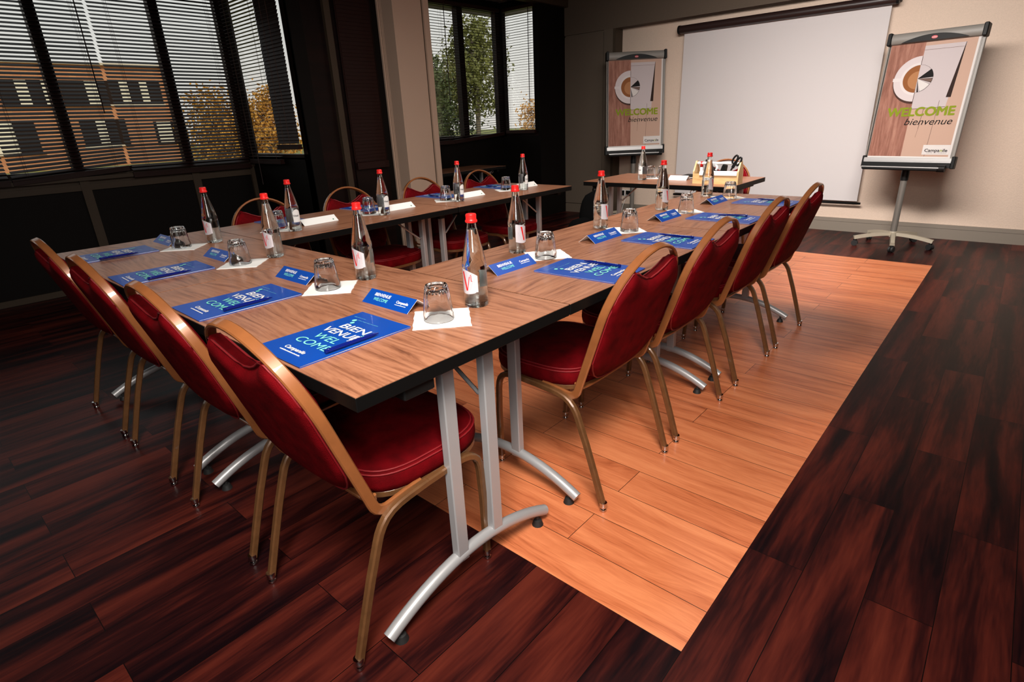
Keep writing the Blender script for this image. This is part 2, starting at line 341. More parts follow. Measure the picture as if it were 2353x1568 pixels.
def window(name, along, fixed, a0, a1, z0, z1, posts, pw=0.07, out=-1, end=(0.04, 0.04)):
    """along 'y': pane in plane x=fixed; along 'x': pane in plane y=fixed. out: direction of the outdoors"""
    fr = MB(); T = None
    def bx(p0, p1, q0, q1, d0, d1, m, mb):
        if along == 'y': mb.box((fixed + min(d0 * out, d1 * out), p0, q0), (fixed + max(d0 * out, d1 * out), p1, q1), m)
        else: mb.box((p0, fixed + min(d0 * out, d1 * out), q0), (p1, fixed + max(d0 * out, d1 * out), q1), m)
    bx(a0, a1, z0, z0 + .045, 0, .07, 'darkwood', fr); bx(a0, a1, z1 - .045, z1, 0, .07, 'darkwood', fr)
    bx(a0, a0 + end[0], z0, z1, 0, .07, 'darkwood', fr); bx(a1 - end[1], a1, z0, z1, 0, .07, 'darkwood', fr)
    for p in posts: bx(p - pw / 2, p + pw / 2, z0, z1, -.01, .07, 'darkwood', fr)
    o = fr.build(name); o['kind'] = 'structure'
    g = MB(); bx(a0 + .02, a1 - .02, z0 + .02, z1 - .02, .035, .041, 'windowglass', g); p = g.build('pane', o)
    return o
window('window_1', 'y', XL, -2.3, 2.24, 0.96, 2.46, (-1.99, -1.07, -.14, .775, 1.65), 0.075, end=(0.04, 0.06))
w = MB()
w.box((XL - .1, 2.24, 0), (-3.92, 2.34, 1.0), 'darkpanel'); w.box((XL - .1, 2.24, 2.46), (-3.92, 2.34, 2.62), 'darkpanel')
struct('wall_bay', w)
window('window_2', 'x', 2.24, XL, -3.92, 0.985, 2.46, (), out=1, end=(0.03, 0.03))
# --- dark panelled stretch x=-3.92, y 2.24..3.3
w = MB(); w.box((-4.02, 2.24, 0), (-3.92, 3.16, 2.62), 'darkwood')
w.box((-3.92, 2.24, 0), (-3.905, 2.36, 2.62), 'darkpanel'); w.box((-3.92, 2.36, 0.0), (-3.912, 2.56, 2.62), 'darkwood')
w.box((-3.92, 2.68, 0), (-3.90, 3.06, 2.62), 'darkwood'); w.box((-3.92, 3.06, 0), (-3.905, 3.15, 2.62), 'darkpanel')
struct('wall_panelled', w)
w = MB(); w.box((-3.92, 2.56, 0), (-3.875, 2.62, 2.62), 'post'); struct('trim_4', w)
w = MB(); w.box((-3.90, 2.68, 0.86), (-3.855, 3.04, 0.925), 'slat', ch=.004)
w.box((-3.90, 2.68, 0.925), (-3.895, 3.04, 2.6), 'slat')
for k in range(54): w.box((-3.897, 2.69, 0.93 + k * .031), (-3.890, 3.03, 0.957 + k * .031), 'slat')
tag(w.build('venetian_blind'), 'closed dark wooden blind on the black panelling left of the beige column', 'blind', 'dark wooden venetian blinds')
# --- column
w = MB(); w.box((-3.92, 3.15, 0), (-3.70, 3.57, 2.62), 'column'); w.box((-3.70, 3.15, 0), (-3.696, 3.49, 2.62), 'column'); struct('wall_column', w)
w = MB()
for x0, x1, d in ((-3.925, -3.895, .0), (-3.905, -3.885, .022), (-3.885, -3.868, .010), (-3.868, -3.856, .004)): w.box((x0, 3.15 - d, 0), (x1, 3.16, 2.62), 'column')
w.box((-3.70, 3.505, 0), (-3.682, 3.57, 2.62), 'column'); w.box((-3.70, 3.492, 0), (-3.698, 3.502, 2.62), 'post'); struct('trim_5', w)
# --- bay 2
w = MB()
w.box((-4.1, 3.16, 0), (-3.92, 3.66, 2.62), 'darkpanel')
w.box((-4.62, 3.66, 0), (-4.52, 5.6, 1.04), 'darkpanel'); w.box((-4.62, 3.66, 2.5), (-4.52, 5.6, 2.62), 'darkpanel')
w.box((-4.52, 3.66, 0), (-4.1, 3.76, 2.62), 'darkpanel')
w.box((-4.52, 5.52, 0), (-3.92, 5.62, 1.04), 'darkpanel'); w.box((-4.52, 5.52, 2.53), (-3.92, 5.62, 2.62), 'darkpanel')
w.box((-4.0, 5.525, 0), (-3.92, 6.1, 2.62), 'darkpanel'); w.box((-3.93, 5.505, 0), (-3.90, 5.68, 2.62), 'darkpanel'); struct('wall_bay.001', w)
window('window_3', 'y', -4.52, 3.76, 5.52, 1.04, 2.54, (4.79,), 0.09, end=(0.03, 0.10))
window('window_4', 'x', 5.52, -4.52, -3.93, 1.04, 2.55, (), out=1, end=(0.02, 0.012))
w = MB(); w.box((-3.97, 3.57, 2.53), (-3.86, 6.07, 2.62), 'post'); struct('trim_6', w)
# sockets
w = MB()
for k in (0, 1): w.box((-3.14 + k * .09, BW - .012, .235), (-3.06 + k * .09, BW, .315), 'labelwhite', ch=.003); w.box((-3.132 + k * .09, BW - .018, .243), (-3.068 + k * .09, BW - .012, .307), 'black')
so_ = tag(w.build('power_socket'), 'pair of black wall sockets low on the wall behind the small front table', 'socket')
w = MB()
for k, (x, ph) in enumerate(((-3.10, 0), (-3.03, 1.5))):
    w.tube([(x + .012 * math.sin(ph + t * 5), BW - .03 - .10 * t, .26 - .25 * t) for t in [i / 14 for i in range(15)]] + [(x - .08, BW - .2, .006)], .003, 'labelwhite', 6)
w.build('cord', so_, smooth=True)

# ================================================================ BLINDS
def blind(label, p0, p1, z0, z1, pitch=0.0285, width=0.036, tilt=27, sag=0.0, rail=0.05, normal=(1, 0, 0), ladders=(0.12, 0.88), wand=None, close=0, droop=0, railtilt=0.0):
    """slats run from p0 to p1 (xy); normal points into the room"""
    a = Vector((p0[0], p0[1], 0)); d = Vector((p1[0] - p0[0], p1[1] - p0[1], 0)); L = d.length; u = d / L; n = Vector(normal)
    root = thing('venetian_blind', label, 'blind', (a.x, a.y, 0), 0, 'dark wooden venetian blinds')
    sl = MB(); N = int((z1 - z0 - rail) / pitch)
    for k in range(N):
        z = z0 + rail + pitch * (k + .6); t = math.radians(tilt + random.uniform(-2, 2))
        if close: t = math.radians(74 + random.uniform(-3, 3))
        slope = sag * max(0, 1 - k / 10) + random.uniform(-.0012, .0012)
        e = random.uniform(-.002, .002)
        w2 = n * (width / 2 * math.cos(t)); h2 = Vector((0, 0, -width / 2 * math.sin(t)))
        th = Vector((0, 0, .0014))
        A = u * (.004 + e); B = u * (L - .004 + e); za = Vector((0, 0, z - slope / 2)); zb = Vector((0, 0, z + slope / 2))
        vs = [A + za - w2 - h2 - th, A + za + w2 + h2 - th, B + zb + w2 + h2 - th, B + zb - w2 - h2 - th, A + za - w2 - h2 + th, A + za + w2 + h2 + th, B + zb + w2 + h2 + th, B + zb - w2 - h2 + th]
        sl.add(vs, [(0, 1, 2, 3), (4, 7, 6, 5), (0, 4, 5, 1), (2, 6, 7, 3), (1, 5, 6, 2), (0, 3, 7, 4)], 'slat')
    sl.build('slats', root)
    r = MB(); q = n * .019
    def bar(z, h, s, dd, m):
        A = Vector((0, 0, z - s / 2)); B = u * L + Vector((0, 0, z + s / 2)); H = Vector((0, 0, h)); Q = n * dd
        vs = [A - Q, A + Q, B + Q, B - Q, A - Q + H, A + Q + H, B + Q + H, B - Q + H]
        m.add(vs, [(0, 1, 2, 3), (4, 7, 6, 5), (0, 4, 5, 1), (2, 6, 7, 3), (1, 5, 6, 2), (0, 3, 7, 4)], 'slat')
    bar(z0, .018, sag, .021, r); bar(z0 + .018, .012, sag, .017, r); bar(z0 + .03, .012, sag * .9, .02, r)
    r.build('bottom_rail', root)
    r = MB(); bar(z1 - .035, .035, 0, .022, r); r.build('head_rail', root)
    c = MB()
    for f in ladders:
        for s in (-.017, .017):
            P = u * (L * f) + n * s; c.tube([tuple(P + Vector((0, 0, z0 + .03))), tuple(P + Vector((0, 0, z1)))], .0009, 'cord', 4)
        P = u * (L * f + .012) + n * .019; c.tube([tuple(P + Vector((0, 0, z0 + .03))), tuple(P + Vector((0, 0, z1)))], .0011, 'cord', 4)
    c.build('ladder_cords', root)
    if wand:
        P = u * wand[0] + n * .035; mw = MB(); mw.tube([tuple(P + Vector((0, 0, z1 - .03))), tuple(P + n * .01 + u * wand[2] + Vector((0, 0, wand[1])))], .0045, 'slat', 6); mw.build('wand', root)
    return root
bx = XL + .045
blind('dark wooden blind cut by the far left edge of the photo', (bx, -.75), (bx, .30), .925, 2.45, sag=-.01)
blind('long dark wooden blind with sloping bottom rail, before the brick building', (bx, .315), (bx, 1.127), .945, 2.45, sag=.05, wand=(.745, 1.43, -.01))
blind('long dark wooden blind with level rail, nearest the corner of the left windows', (bx, 1.145), (bx, 2.20), .905, 2.45, sag=-.005, wand=(.98, 1.3, 0.0))
blind('open blind with thin slats on the narrow window beside the dark panelling', (-4.98, 2.20), (-4.36, 2.20), .945, 2.45, tilt=3, normal=(0, -1, 0), wand=(.22, .75, .02))
blind('narrow blind with closed black slats, at the dark end of the narrow window', (-4.355, 2.19), (-3.975, 2.19), 1.075, 2.45, close=1, normal=(0, -1, 0), sag=.0, ladders=(.35, .62))
blind('open thin-slatted blind on the far window right of the beige column', (-4.46, 3.80), (-4.46, 4.50), 1.0, 2.53, tilt=2, width=.026, wand=(.66, 1.45, -.01))
blind('open thin-slatted blind before the birch tree in the far window', (-4.46, 4.505), (-4.46, 5.42), 1.03, 2.53, tilt=4, width=.026, sag=.06)
blind('small open blind on the narrow window beside the taupe partition', (-4.44, 5.47), (-3.955, 5.47), 1.075, 2.53, tilt=2, width=.026, normal=(0, -1, 0), wand=(.44, 1.42, 0.0))

# ================================================================ TABLES
def make_table(name, label, L=1.2, W=0.7, H=0.75, group=None):
    root = thing(name, label, 'table', group=group)
    t = MB(); hx, hy = L / 2 - .0015, W / 2 - .001
    t.box((-hx + .001, -hy + .001, H - .006), (hx - .001, hy - .001, H), 'walnut')
    t.build('tabletop', root)
    t = MB(); t.box((-hx, -hy, H - .033), (hx, hy, H - .0012), 'blackedge', ch=.0015); t.build('edge_band', root)
    for s in (-1, 1):
        x = s * (L / 2 - .083)
        for y in (-.055, .085):
            u = MB(); y0 = y - .0; zt = H - .05
            yb = y0 - .004
            u.box((x - .0135, y0 - .02, .10), (x + .0135, y0 + .02, zt), 'silver', ch=.003); u.build('leg', root)
        f = MB(); hw = W / 2 - .035
        path = [(x, y, .036 + .082 * (1 - (y / hw) ** 2)) for y in [-hw + 2 * hw * i / 20 for i in range(21)]]
        f.tube(path, .0175, 'silver', 14); fo = f.build('foot', root, True, 50)
        for g in (-1, 1):
            q = MB(); gy = g * (hw - .035); q.lathe([(.006, .035), (.006, .02), (.013, .018), (.017, .006), (.019, .0)], 'rubber', 14, Matrix.Translation((x, gy, 0)))
            q.build('glide', fo, True, 40)
        br = MB(); br.box((x - .02, -W / 2 + .06, H - .062), (x + .02, W / 2 - .06, H - .033), 'black')
        br.box((x - .03, -W / 2 + .12, H - .066), (x + .03, -W / 2 + .20, H - .05), 'black'); br.build('bracket', root)
        st = MB(); st.tube([(x, .085, H - .19), (x - s * .03, .085, H - .20), (x - s * .22, .06, H - .045)], .006, 'silver', 8); st.build('brace', root, True)
        la = MB(); la.box((s * (L / 2 - .03) - .02, -W / 2 + .12, H - .062), (s * (L / 2 - .03) + .02, -W / 2 + .205, H - .033), 'black', ch=.003); la.build('latch', root)
    cb = MB(); cb.box((-L / 2 + .1, -.02, H - .07), (L / 2 - .1, .02, H - .033), 'black'); cb.build('crossbar', root)
    hk = MB(); hk.tube([(.32 + .016 * math.cos(a), -W / 2 + .03, H - .052 + .018 * math.sin(a)) for a in [2 * PI * i / 12 for i in range(12)]], .003, 'chrome', 6, closed=True); hk.build('link_hook', root, True)
    return root
tb = make_table('folding_table', '', group='walnut folding tables forming the U')
place_copies(tb, [
    ((-.6, .35, 0), 0, 'walnut-topped table in the foreground, its free corner nearest the camera'),
    ((-1.802, .35, 0), 0, 'walnut table in the front row, further left, by the dark window wall'),
    ((-.35, 1.302, 0), PI / 2, 'near walnut table of the right-hand arm of the U, joined to the foreground table'),
    ((-.35, 2.506, 0), PI / 2, 'far walnut table of the right-hand arm of the U, towards the screen'),
    ((-2.052, 1.302, 0), -PI / 2, 'near walnut table of the left-hand arm, carrying white tent cards'),
    ((-2.052, 2.506, 0), -PI / 2, 'far walnut table of the left-hand arm, pointing at the taupe partition')])
pt = make_table('folding_table', 'small walnut table alone in front of the projection screen, with a wooden toolbox')
pt.location = (-1.2, 3.75, 0)
pt = make_table('folding_table', 'dim table pushed into the far window corner beyond the beige column', L=1.09, W=.54, H=.72)
pt.location = (-4.22, 4.325, 0); pt.rotation_euler = (0, 0, PI / 2)

# ================================================================ CHAIRS
def make_chair():
    root = thing('banquet_chair', '', 'chair')
    bs = lambda z: .105 - .158 * (z - .42) / .48      # forward position of the back plane at height z
    A, Z0, HH = .213, .655, .205
    # back frame: one band from under the seat up over the arch and down
    half = [(A, .250, .3975), (A, .200, .3945), (A, .175, .3915), (A, .155, .3885), (A, .139, .3875), (A, .126, .3905), (A, .116, .3975), (A, .109, .408), (A, .104, .422), (A, .0985, .440), (A, bs(.47), .47), (A, bs(.56), .56)]
    arch = [(A * math.cos(t), bs(Z0 + HH * math.sin(t)), Z0 + HH * math.sin(t)) for t in [PI * i / 24 for i in range(25)]]
    path = half + arch + [(-x, y, z) for x, y, z in reversed(half)]
    nrm = Vector((0, .48, .158)).normalized()
    def side(i):
        k = min(i, len(path) - 1 - i)
        if k >= 10: return nrm
        t = Vector(path[k + 1]) - Vector(path[max(k - 1, 0)]); return -Vector((1, 0, 0)).cross(t)
    f = MB(); 
    f.sweep(path, RECT(.027, .011, .003), 'gold', side); f.build('back_frame', root, True, 35)
    # curved rear crossbar under the pad
    f = MB(); f.sweep([((A - .004) * math.cos(t), .112 + .012 * math.sin(t), .435 - .04 * math.sin(t) ** .6) for t in [PI * i / 16 for i in range(17)]], RECT(.02, .009, .002), 'gold', (0, 1, 0)); f.build('crossbar', root, True, 35)
    # backrest pad
    p = MB(); NU, NV = 28, 20; a = A - .008
    def ztop(x):
        ar = Z0 + (HH - .010) * math.sqrt(max(0, 1 - (x / (a + .002)) ** 2)); q = abs(x) / .125
        no = .758 + .050 * min(q, 1.5) ** 1.6
        return min(ar, no)
    def zbot(x): q = abs(x) / a; return .425 + .09 * q ** 5
    def surf(s):
        V = []
        for j in range(NV + 1):
            for i in range(NU + 1):
                uu = -1 + 2 * i / NU; x = a * math.sin(uu * PI / 2) * .5 + a * uu * .5; zt = ztop(x); zb = zbot(x); v = j / NV; z = zb + v * (zt - zb)
                e = min(1, (1 - abs(uu)) / .16) ** .5 * min(1, min(v, 1 - v) / .10 + .0) ** .5
                e = max(e, 0); c = 1 - .35 * uu * uu
                d = s * (.010 + (.026 if s < 0 else .020) * e * c)
                V.append((x, bs(z) + d * .95, z + d * .3 * .0))
        return V
    vf = surf(1); vb = surf(-1); n = NU + 1
    F = [(j * n + i, j * n + i + 1, (j + 1) * n + i + 1, (j + 1) * n + i) for j in range(NV) for i in range(NU)]
    o = len(vf); F2 = [tuple(reversed([k + o for k in q])) for q in F]
    rim = [i for i in range(n)] + [j * n + NU for j in range(1, NV + 1)] + [NV * n + i for i in range(NU - 1, -1, -1)] + [j * n for j in range(NV - 1, 0, -1)]
    F3 = [(rim[(k + 1) % len(rim)], rim[k], rim[k] + o, rim[(k + 1) % len(rim)] + o) for k in range(len(rim))]
    p.add(vf + vb, F + F2 + F3, 'velvet'); p.build('backrest', root, True, 60)
    for s in (1, -1):
        q = MB(); pts = []
        V = vf if s > 0 else vb
        ring = [V[k] for k in rim]
        q.tube([(x * .985, y + s * .005, z) for x, y, z in ring[::2]], .0028, 'piping', 6, closed=True); q.build('piping', root, True)
    # seat
    st = MB(); NS = 44
    def outline(sc):
        R = []
        for k in range(NS):
            t = 2 * PI * k / NS; c, s_ = math.cos(t), math.sin(t); e = .5 if s_ < 0 else .62
            x = .218 * math.copysign(abs(c) ** e, c) * (1 - .05 * (s_ < 0) * abs(s_)); y = .205 * math.copysign(abs(s_) ** e, s_)
            R.append((x * sc, .320 + y * sc))
        return R
    L = [(.0, .40), (.90, .40), (.985, .407), (1.0, .425), (.995, .448), (.975, .457), (.93, .462), (.80, .470), (.55, .477), (.25, .480), (.02, .481)]
    st.rings([[(x, y, z) for x, y in outline(max(sc, .01))] for sc, z in L], 'velvet', cap0=True, cap1=True); st.build('seat', root, True, 60)
    q = MB()
    for sc, z in ((.988, .455), (.955, .4615)): q.tube([(x, y, z) for x, y in outline(sc)], .0026, 'piping', 6, closed=True)
    q.build('piping', root, True)
    rail = MB(); rail.sweep([(x, y, .398) for x, y in outline(.965)], RECT(.018, .008, .002), 'bronzeleg', (0, 0, 1), closed=True); rail.build('seat_frame', root, True, 35)
    # legs: rear and front, bent tube
    for s in (-1, 1):
        rear = [(s * .221, .0, .022), (s * .222, .032, .125), (s * .223, .066, .230), (s * .224, .098, .318), (s * .2243, .106, .338), (s * .2246, .117, .356), (s * .2248, .131, .371), (s * .225, .149, .382), (s * .225, .172, .389), (s * .225, .20, .393), (s * .225, .26, .398)]
        front = [(s * .225, .26, .398), (s * .225, .36, .402), (s * .2245, .385, .401), (s * .224, .406, .396), (s * .2235, .423, .387), (s * .223, .436, .373), (s * .222, .444, .354), (s * .2215, .448, .330), (s * .219, .455, .23), (s * .213, .461, .10), (s * .209, .464, .022)]
        for pa, ft in ((rear, rear[0]), (front, front[-1])):
            lg = MB(); lg.sweep(pa, RECT(.0205, .0205, .004), 'bronzeleg', (1, 0, 0)); lo = lg.build('leg', root, True, 35)
            g = MB(); g.lathe([(.0125, .034), (.0135, .030), (.0125, .016), (.010, .012), (.012, .009), (.0125, .003), (.010, .0)], 'chrome', 14, Matrix.Translation((ft[0], ft[1] - (.002 if ft is rear[0] else -.001), 0))); g.build('glide', lo, True, 40)
    return root
ch = make_chair()
CH = []
for x, lab in zip((-.319, -.877, -1.528, -2.103), ('red chair with gold-brown frame at the foreground corner, nearest the camera', 'red chair second from the foreground corner along the front row', 'red chair third from the foreground corner along the front row', 'red chair at the left end of the front row, beside the dark wall')):
    CH.append(((x, -.045, 0), 0, lab))
for y, lab in zip((1.04, 1.578, 2.208, 2.789), ('nearest red chair of the right-hand arm, its seat showing beside the joined table corner', 'second red chair from the camera along the right-hand arm', 'third red chair from the camera along the right-hand arm', 'farthest red chair of the right-hand arm, silhouetted before the screen')):
    CH.append(((.045, y, 0), PI / 2, lab))
for y, lab in zip((1.06, 1.655, 2.30, 2.93), ('red chair behind the left-hand arm, nearest the front row, against the black wall', 'red chair behind the left-hand arm, before the dark panelling', 'red chair behind the left-hand arm, in front of the beige column', 'farthest red chair behind the left-hand arm, before the dim corner table')):
    CH.append(((-2.50, y, 0), -PI / 2, lab))
CH.append(((-.97, 4.25, 0), PI, 'red chair at the small table in front of the screen, behind the wooden toolbox'))
place_copies(ch, CH, 'red banquet chairs')
CHX = [c[0] for c in CH]

# ================================================================ PLACE SETTINGS
TZ = 0.75
def make_folder():
    root = thing('document_folder', '', 'folder')
    p = MB(); p.box((-.104, .002, .0), (.104, .308, .0022), 'folderblue'); p.box((-.1035, .003, .0022), (.1035, .3075, .0036), 'inkwhite'); p.build('pages', root)
    c = MB(); nx, ny = 4, 8; V = []
    for j in range(ny + 1):
        for i in range(nx + 1):
            x = -.105 + .21 * i / nx; y = .31 * j / ny; V.append((x, y, .0044 + .0012 * math.sin(j / ny * PI) * (i / nx)))
    n = nx + 1
    F = [(j * n + i, j * n + i + 1, (j + 1) * n + i + 1, (j + 1) * n + i) for j in range(ny) for i in range(nx)]
    o = len(V); rim = list(range(n)) + [j * n + nx for j in range(1, ny + 1)] + [ny * n + i for i in range(nx - 1, -1, -1)] + [j * n for j in range(ny - 1, 0, -1)]
    c.add(V + [(x, y, z - .0006) for x, y, z in V], F + [tuple(reversed([k + o for k in f])) for f in F] + [(rim[(k + 1) % len(rim)], rim[k], rim[k] + o, rim[(k + 1) % len(rim)] + o) for k in range(len(rim))], 'folderblue')
    z = .0062
    c.text('BIEN', .027, 'inkwhite', x=-.048, y=.198, z=z, width=.108, bold=.012, shear=-.0)
    c.text('VENUE', .027, 'inkwhite', x=-.070, y=.160, z=z, width=.142, bold=.012)
    c.text('WEL', .027, 'inkmint', x=-.045, y=.120, z=z, width=.096)
    c.text('COME', .027, 'inkmint', x=-.062, y=.080, z=z, width=.136)
    c.text('Campanile', .013, 'inkwhite', x=-.038, y=.042, z=z, width=.086, bold=.02)
    c.text('HOTEL RESTAURANT', .0035, 'inkwhite', x=-.036, y=.030, z=z, width=.086, bold=.04)
    c.box((-.036, .0305, z - .001), (.050, .0325, z + .00005), 'inkwhite')
    c.text('voyagez comme vous aimez', .0025, 'inkmint', x=-.085, y=.270, z=z, width=.052)
    c.text('pour bien vous accueillir', .0025, 'inkmint', x=-.046, y=.256, z=z, width=.085)
    for (cx, cy, r) in ((-.056, .251, .0068), (-.044, .236, .0062)): c.flat([(cx + r * math.cos(t), cy + r * math.sin(t)) for t in [2 * PI * k / 16 for k in range(16)]], 'inkmint', z=z)
    c.build('cover', root)
    return root
def make_pen():
    root = thing('ballpoint_pen', '', 'pen')
    T = Matrix.Translation((0, 0, .0055)) @ Matrix.Rotation(-PI / 2, 4, 'X')
    b = MB(); b.lathe([(.0012, .147), (.0022, .140), (.0046, .122), (.0050, .10), (.0052, .05), (.0054, .012), (.0045, .008)], 'penblue', 12, T)
    for y in (.098, .103): b.box((-.0016, y, .0106), (.0016, y + .0022, .0111), 'inkmint')
    b.text('Campanile', .005, 'inkwhite', Matrix.Translation((-.001, .06, .0112)) @ Matrix.Rotation(PI / 2, 4, 'Z'), width=.032, bold=.02)
    b.build('barrel', root, True, 40)
    k = MB(); k.lathe([(.0046, .010), (.0056, .008), (.0056, .001), (.0046, .0)], 'penblue', 12, T); k.build('push_button', root, True, 40)
    k = MB(); k.box((.0045, .006, .0045), (.0068, .05, .0075), 'penblue', ch=.0008); k.build('clip', root)
    return root
def make_tent(blank=False):
    root = thing('tent_card', '', 'card')
    hl, d, h = .105, .041, .031
    f = MB(); th = .0007
    def panel(sgn, m_out):
        vs = [(-hl, sgn * d, 0), (hl, sgn * d, 0), (hl, 0, h), (-hl, 0, h), (-hl, sgn * (d - .0015), 0), (hl, sgn * (d - .0015), 0), (hl, 0, h - .0012), (-hl, 0, h - .0012)]
        f.add(vs[:4], [(0, 1, 2, 3) if sgn < 0 else (3, 2, 1, 0)], m_out); f.add(vs[4:], [(3, 2, 1, 0) if sgn < 0 else (0, 1, 2, 3)], 'paper')
        f.add(vs, [(0, 4, 5, 1), (0, 3, 7, 4), (1, 5, 6, 2)], 'paper')
    panel(-1, 'folderblue'); panel(1, 'paper')
    ang = math.atan2(h, d); T = Matrix.Translation((0, -d, 0)) @ Matrix.Rotation(ang, 4, 'X'); z = .0006
    f.text('BIENVENUE', .0105, 'inkwhite', T, x=-.072, y=.031, z=z, width=.072, bold=.02)
    f.text('WELCOME', .0105, 'inkmint', T, x=-.066, y=.0155, z=z, width=.064)
    f.text('Campanile', .0085, 'inkwhite', T, x=.034, y=.024, z=z, width=.052, bold=.02)
    f.box((.034, .0175, z - .0003), (.082, .0192, z + .0001), 'inkwhite', T)
    T2 = Matrix.Translation((0, d, 0)) @ Matrix.Rotation(PI, 4, 'Z') @ Matrix.Rotation(ang, 4, 'X')
    f.flat([(.092 + .0045 * math.cos(t) - .012, .016 + .0045 * math.sin(t)) for t in [2 * PI * k / 14 for k in range(14)]], 'inkgreen', T2, z)
    o = f.build('card', root)
    return root
def make_napkin():
    m = MB(); h = .0745; pts = []
    for s in range(4):
        for i in range(8):
            t = -1 + 2 * i / 8; w = .0012 * math.sin(i * 2.1 + s * 1.7)
            a, b2 = [(t, -1), (1, t), (-t, 1), (-1, -t)][s]
            pts.append((a * h + (w if s % 2 else 0), b2 * h + (0 if s % 2 else w)))
    m.poly(pts, 0.0, .0012, 'paper'); m.poly([(x * .985 + .001, y * .985) for x, y in pts], .0012, .002, 'paper')
    return tag(m.build('paper_napkin'), '', 'napkin')
def make_tumbler():
    root = thing('glass_tumbler', '', 'glass')
    fl = lambda t, z: 1 - (.075 * (0.5 + .5 * math.cos(10 * t)) * max(0, min(1, (z - .022) / .012)) * max(0, min(1, (.094 - z) / .01)))
    g = MB(); g.lathe([(.0004, .0835), (.0200, .0835), (.0275, .080), (.0300, .070), (.0330, .050), (.0355, .030), (.0375, .018), (.0385, .002), (.0392, .0), (.0402, .0008),
                      (.0405, .003), (.0402, .018), (.0388, .026), (.0372, .040), (.0348, .062), (.0320, .082), (.0302, .091), (.0280, .0945), (.0250, .0950), (.0225, .0935), (.020, .0920), (.0004, .0920)], 'glass', 60, mod=fl, cap0=True)
    g.build('body', root, True, 50)
    return root
def bottle_r(z):
    P = [(0, .0315), (.004, .0335), (.045, .0335), (.055, .0325), (.100, .0325), (.108, .0338), (.118, .0338), (.126, .0325), (.150, .0285), (.175, .0228), (.200, .0170), (.222, .0128), (.235, .0120), (.250, .0120)]
    for (a, ra), (b2, rb) in zip(P, P[1:]):
        if a <= z <= b2: return ra + (rb - ra) * (z - a) / (b2 - a)
    return .012
def make_bottle(kind='v'):
    root = thing('water_bottle', '', 'bottle')
    g = MB(); zs = [0, .002, .005, .02, .044, .049, .054, .075, .099, .1035, .108, .113, .118, .122, .127, .135, .15, .165, .18, .195, .21, .222, .235, .246]
    g.lathe([(.0004, .004), (.02, .003), (.0305, .0)] + [(bottle_r(z), z) for z in zs[1:]] + [(bottle_r(z) - .0024, max(z, .007)) for z in (.246, .235, .222, .21, .195, .18, .165, .15, .135, .127, .113, .099, .054, .02, 0.0085)] + [(.0004, .007)], 'bottleglass', 32)
    g.build('body', root, True, 60)
    w = MB(); w.lathe([(.0004, .0068)] + [(bottle_r(z) - .0021, z) for z in (.0075, .02, .054, .099, .113, .127, .15, .18, .205, .214)] + [(.0004, .214)], 'water', 28); w.build('water', root, True, 60)
    c = MB(); c.lathe([(.0150, .2315), (.0166, .2335), (.0166, .237), (.0148, .239), (.0144, .241), (.0144, .252), (.0130, .2545), (.011, .255)], 'redcap', 30, mod=lambda t, z: 1 + (.02 * math.cos(30 * t) if .241 < z < .253 else 0)); c.build('cap', root, True, 35)
    def patch(name, a0, a1, zb, zt, m, mi, r0=.0338, extra=None):
        p = MB(); n = 22; R0 = []; R1 = []; I0 = []; I1 = []
        for k in range(n + 1):
            u = k / n; a = a0 + (a1 - a0) * u; r = r0
            R0.append((r * math.cos(a), r * math.sin(a), zb(u))); R1.append((r * math.cos(a), r * math.sin(a), zt(u)))
            I0.append(((r - .0003) * math.cos(a), (r - .0003) * math.sin(a), zb(u))); I1.append(((r - .0003) * math.cos(a), (r - .0003) * math.sin(a), zt(u)))
        p.rings([R0, R1], m, closed=False); p.rings([I1, I0], mi, closed=False)
        if extra: extra(p, a0, a1)
        return p.build(name, root, True, 60)
    def wrap(p, mb2, a_c, r):     # wrap flat builder geometry (x along arc, y up) on the bottle
        for f, mi in zip(mb2.f, mb2.m):
            pts = [mb2.v[i] for i in f]
            p.add([(r * math.cos(a_c + x / r), r * math.sin(a_c + x / r), y) for x, y, z in pts], [tuple(range(len(pts)))], mb2.mats[mi])
    F = -PI / 2                   # the seat is towards -Y
    def fx(p, a0, a1):
        q = MB()
        if kind == 'v':
            for j in range(6):       # the broad left stroke and thin right stroke of the V, in slices that bend with the glass
                u0, u1 = j / 6, (j + 1) / 6; xa = lambda u: -.0135 + .012 * u; za = lambda u: .103 - .053 * u
                q.flat([(xa(u0), za(u0)), (xa(u0) + .0075 - .002 * u0, za(u0)), (xa(u1) + .0075 - .002 * u1, za(u1)), (xa(u1), za(u1))][::-1], 'labelred')
            for j in range(4):
                u0, u1 = j / 4, (j + 1) / 4; xa = lambda u: .0015 + .0085 * u; za = lambda u: .050 + .040 * u
                q.flat([(xa(u0), za(u0)), (xa(u0) + .0022, za(u0)), (xa(u1) + .0022, za(u1)), (xa(u1), za(u1))], 'labelred')
            q.text('Vittel', .0045, 'labelred', Matrix.Translation((.0125, .096, 0)) @ Matrix.Rotation(-PI / 2 + .12, 4, 'Z'), width=.020, bold=.02)
            for sg in (-1, 1):
                for i in range(6): q.flat([(sg * (.012 + i * .001), .054 + i * .003), (sg * .026, .060 + i * .0052), (sg * .026, .0604 + i * .0052), (sg * (.012 + i * .001), .0543 + i * .003)], 'labelgrey')
        else:
            q.text('Vittel', .008, 'labelgrey', x=-.014, y=.066, width=.026, bold=.02)
        wrap(p, q, F, .0341)
    patch('front_label', F - 1.0, F + 1.0, lambda u: .046 - .006 * math.sin(PI * u) * (u < .9), lambda u: .112 - .020 * u ** 2.2, 'labelsilver' if kind == 'v' else 'labelwhite', 'labelsilver', extra=fx)
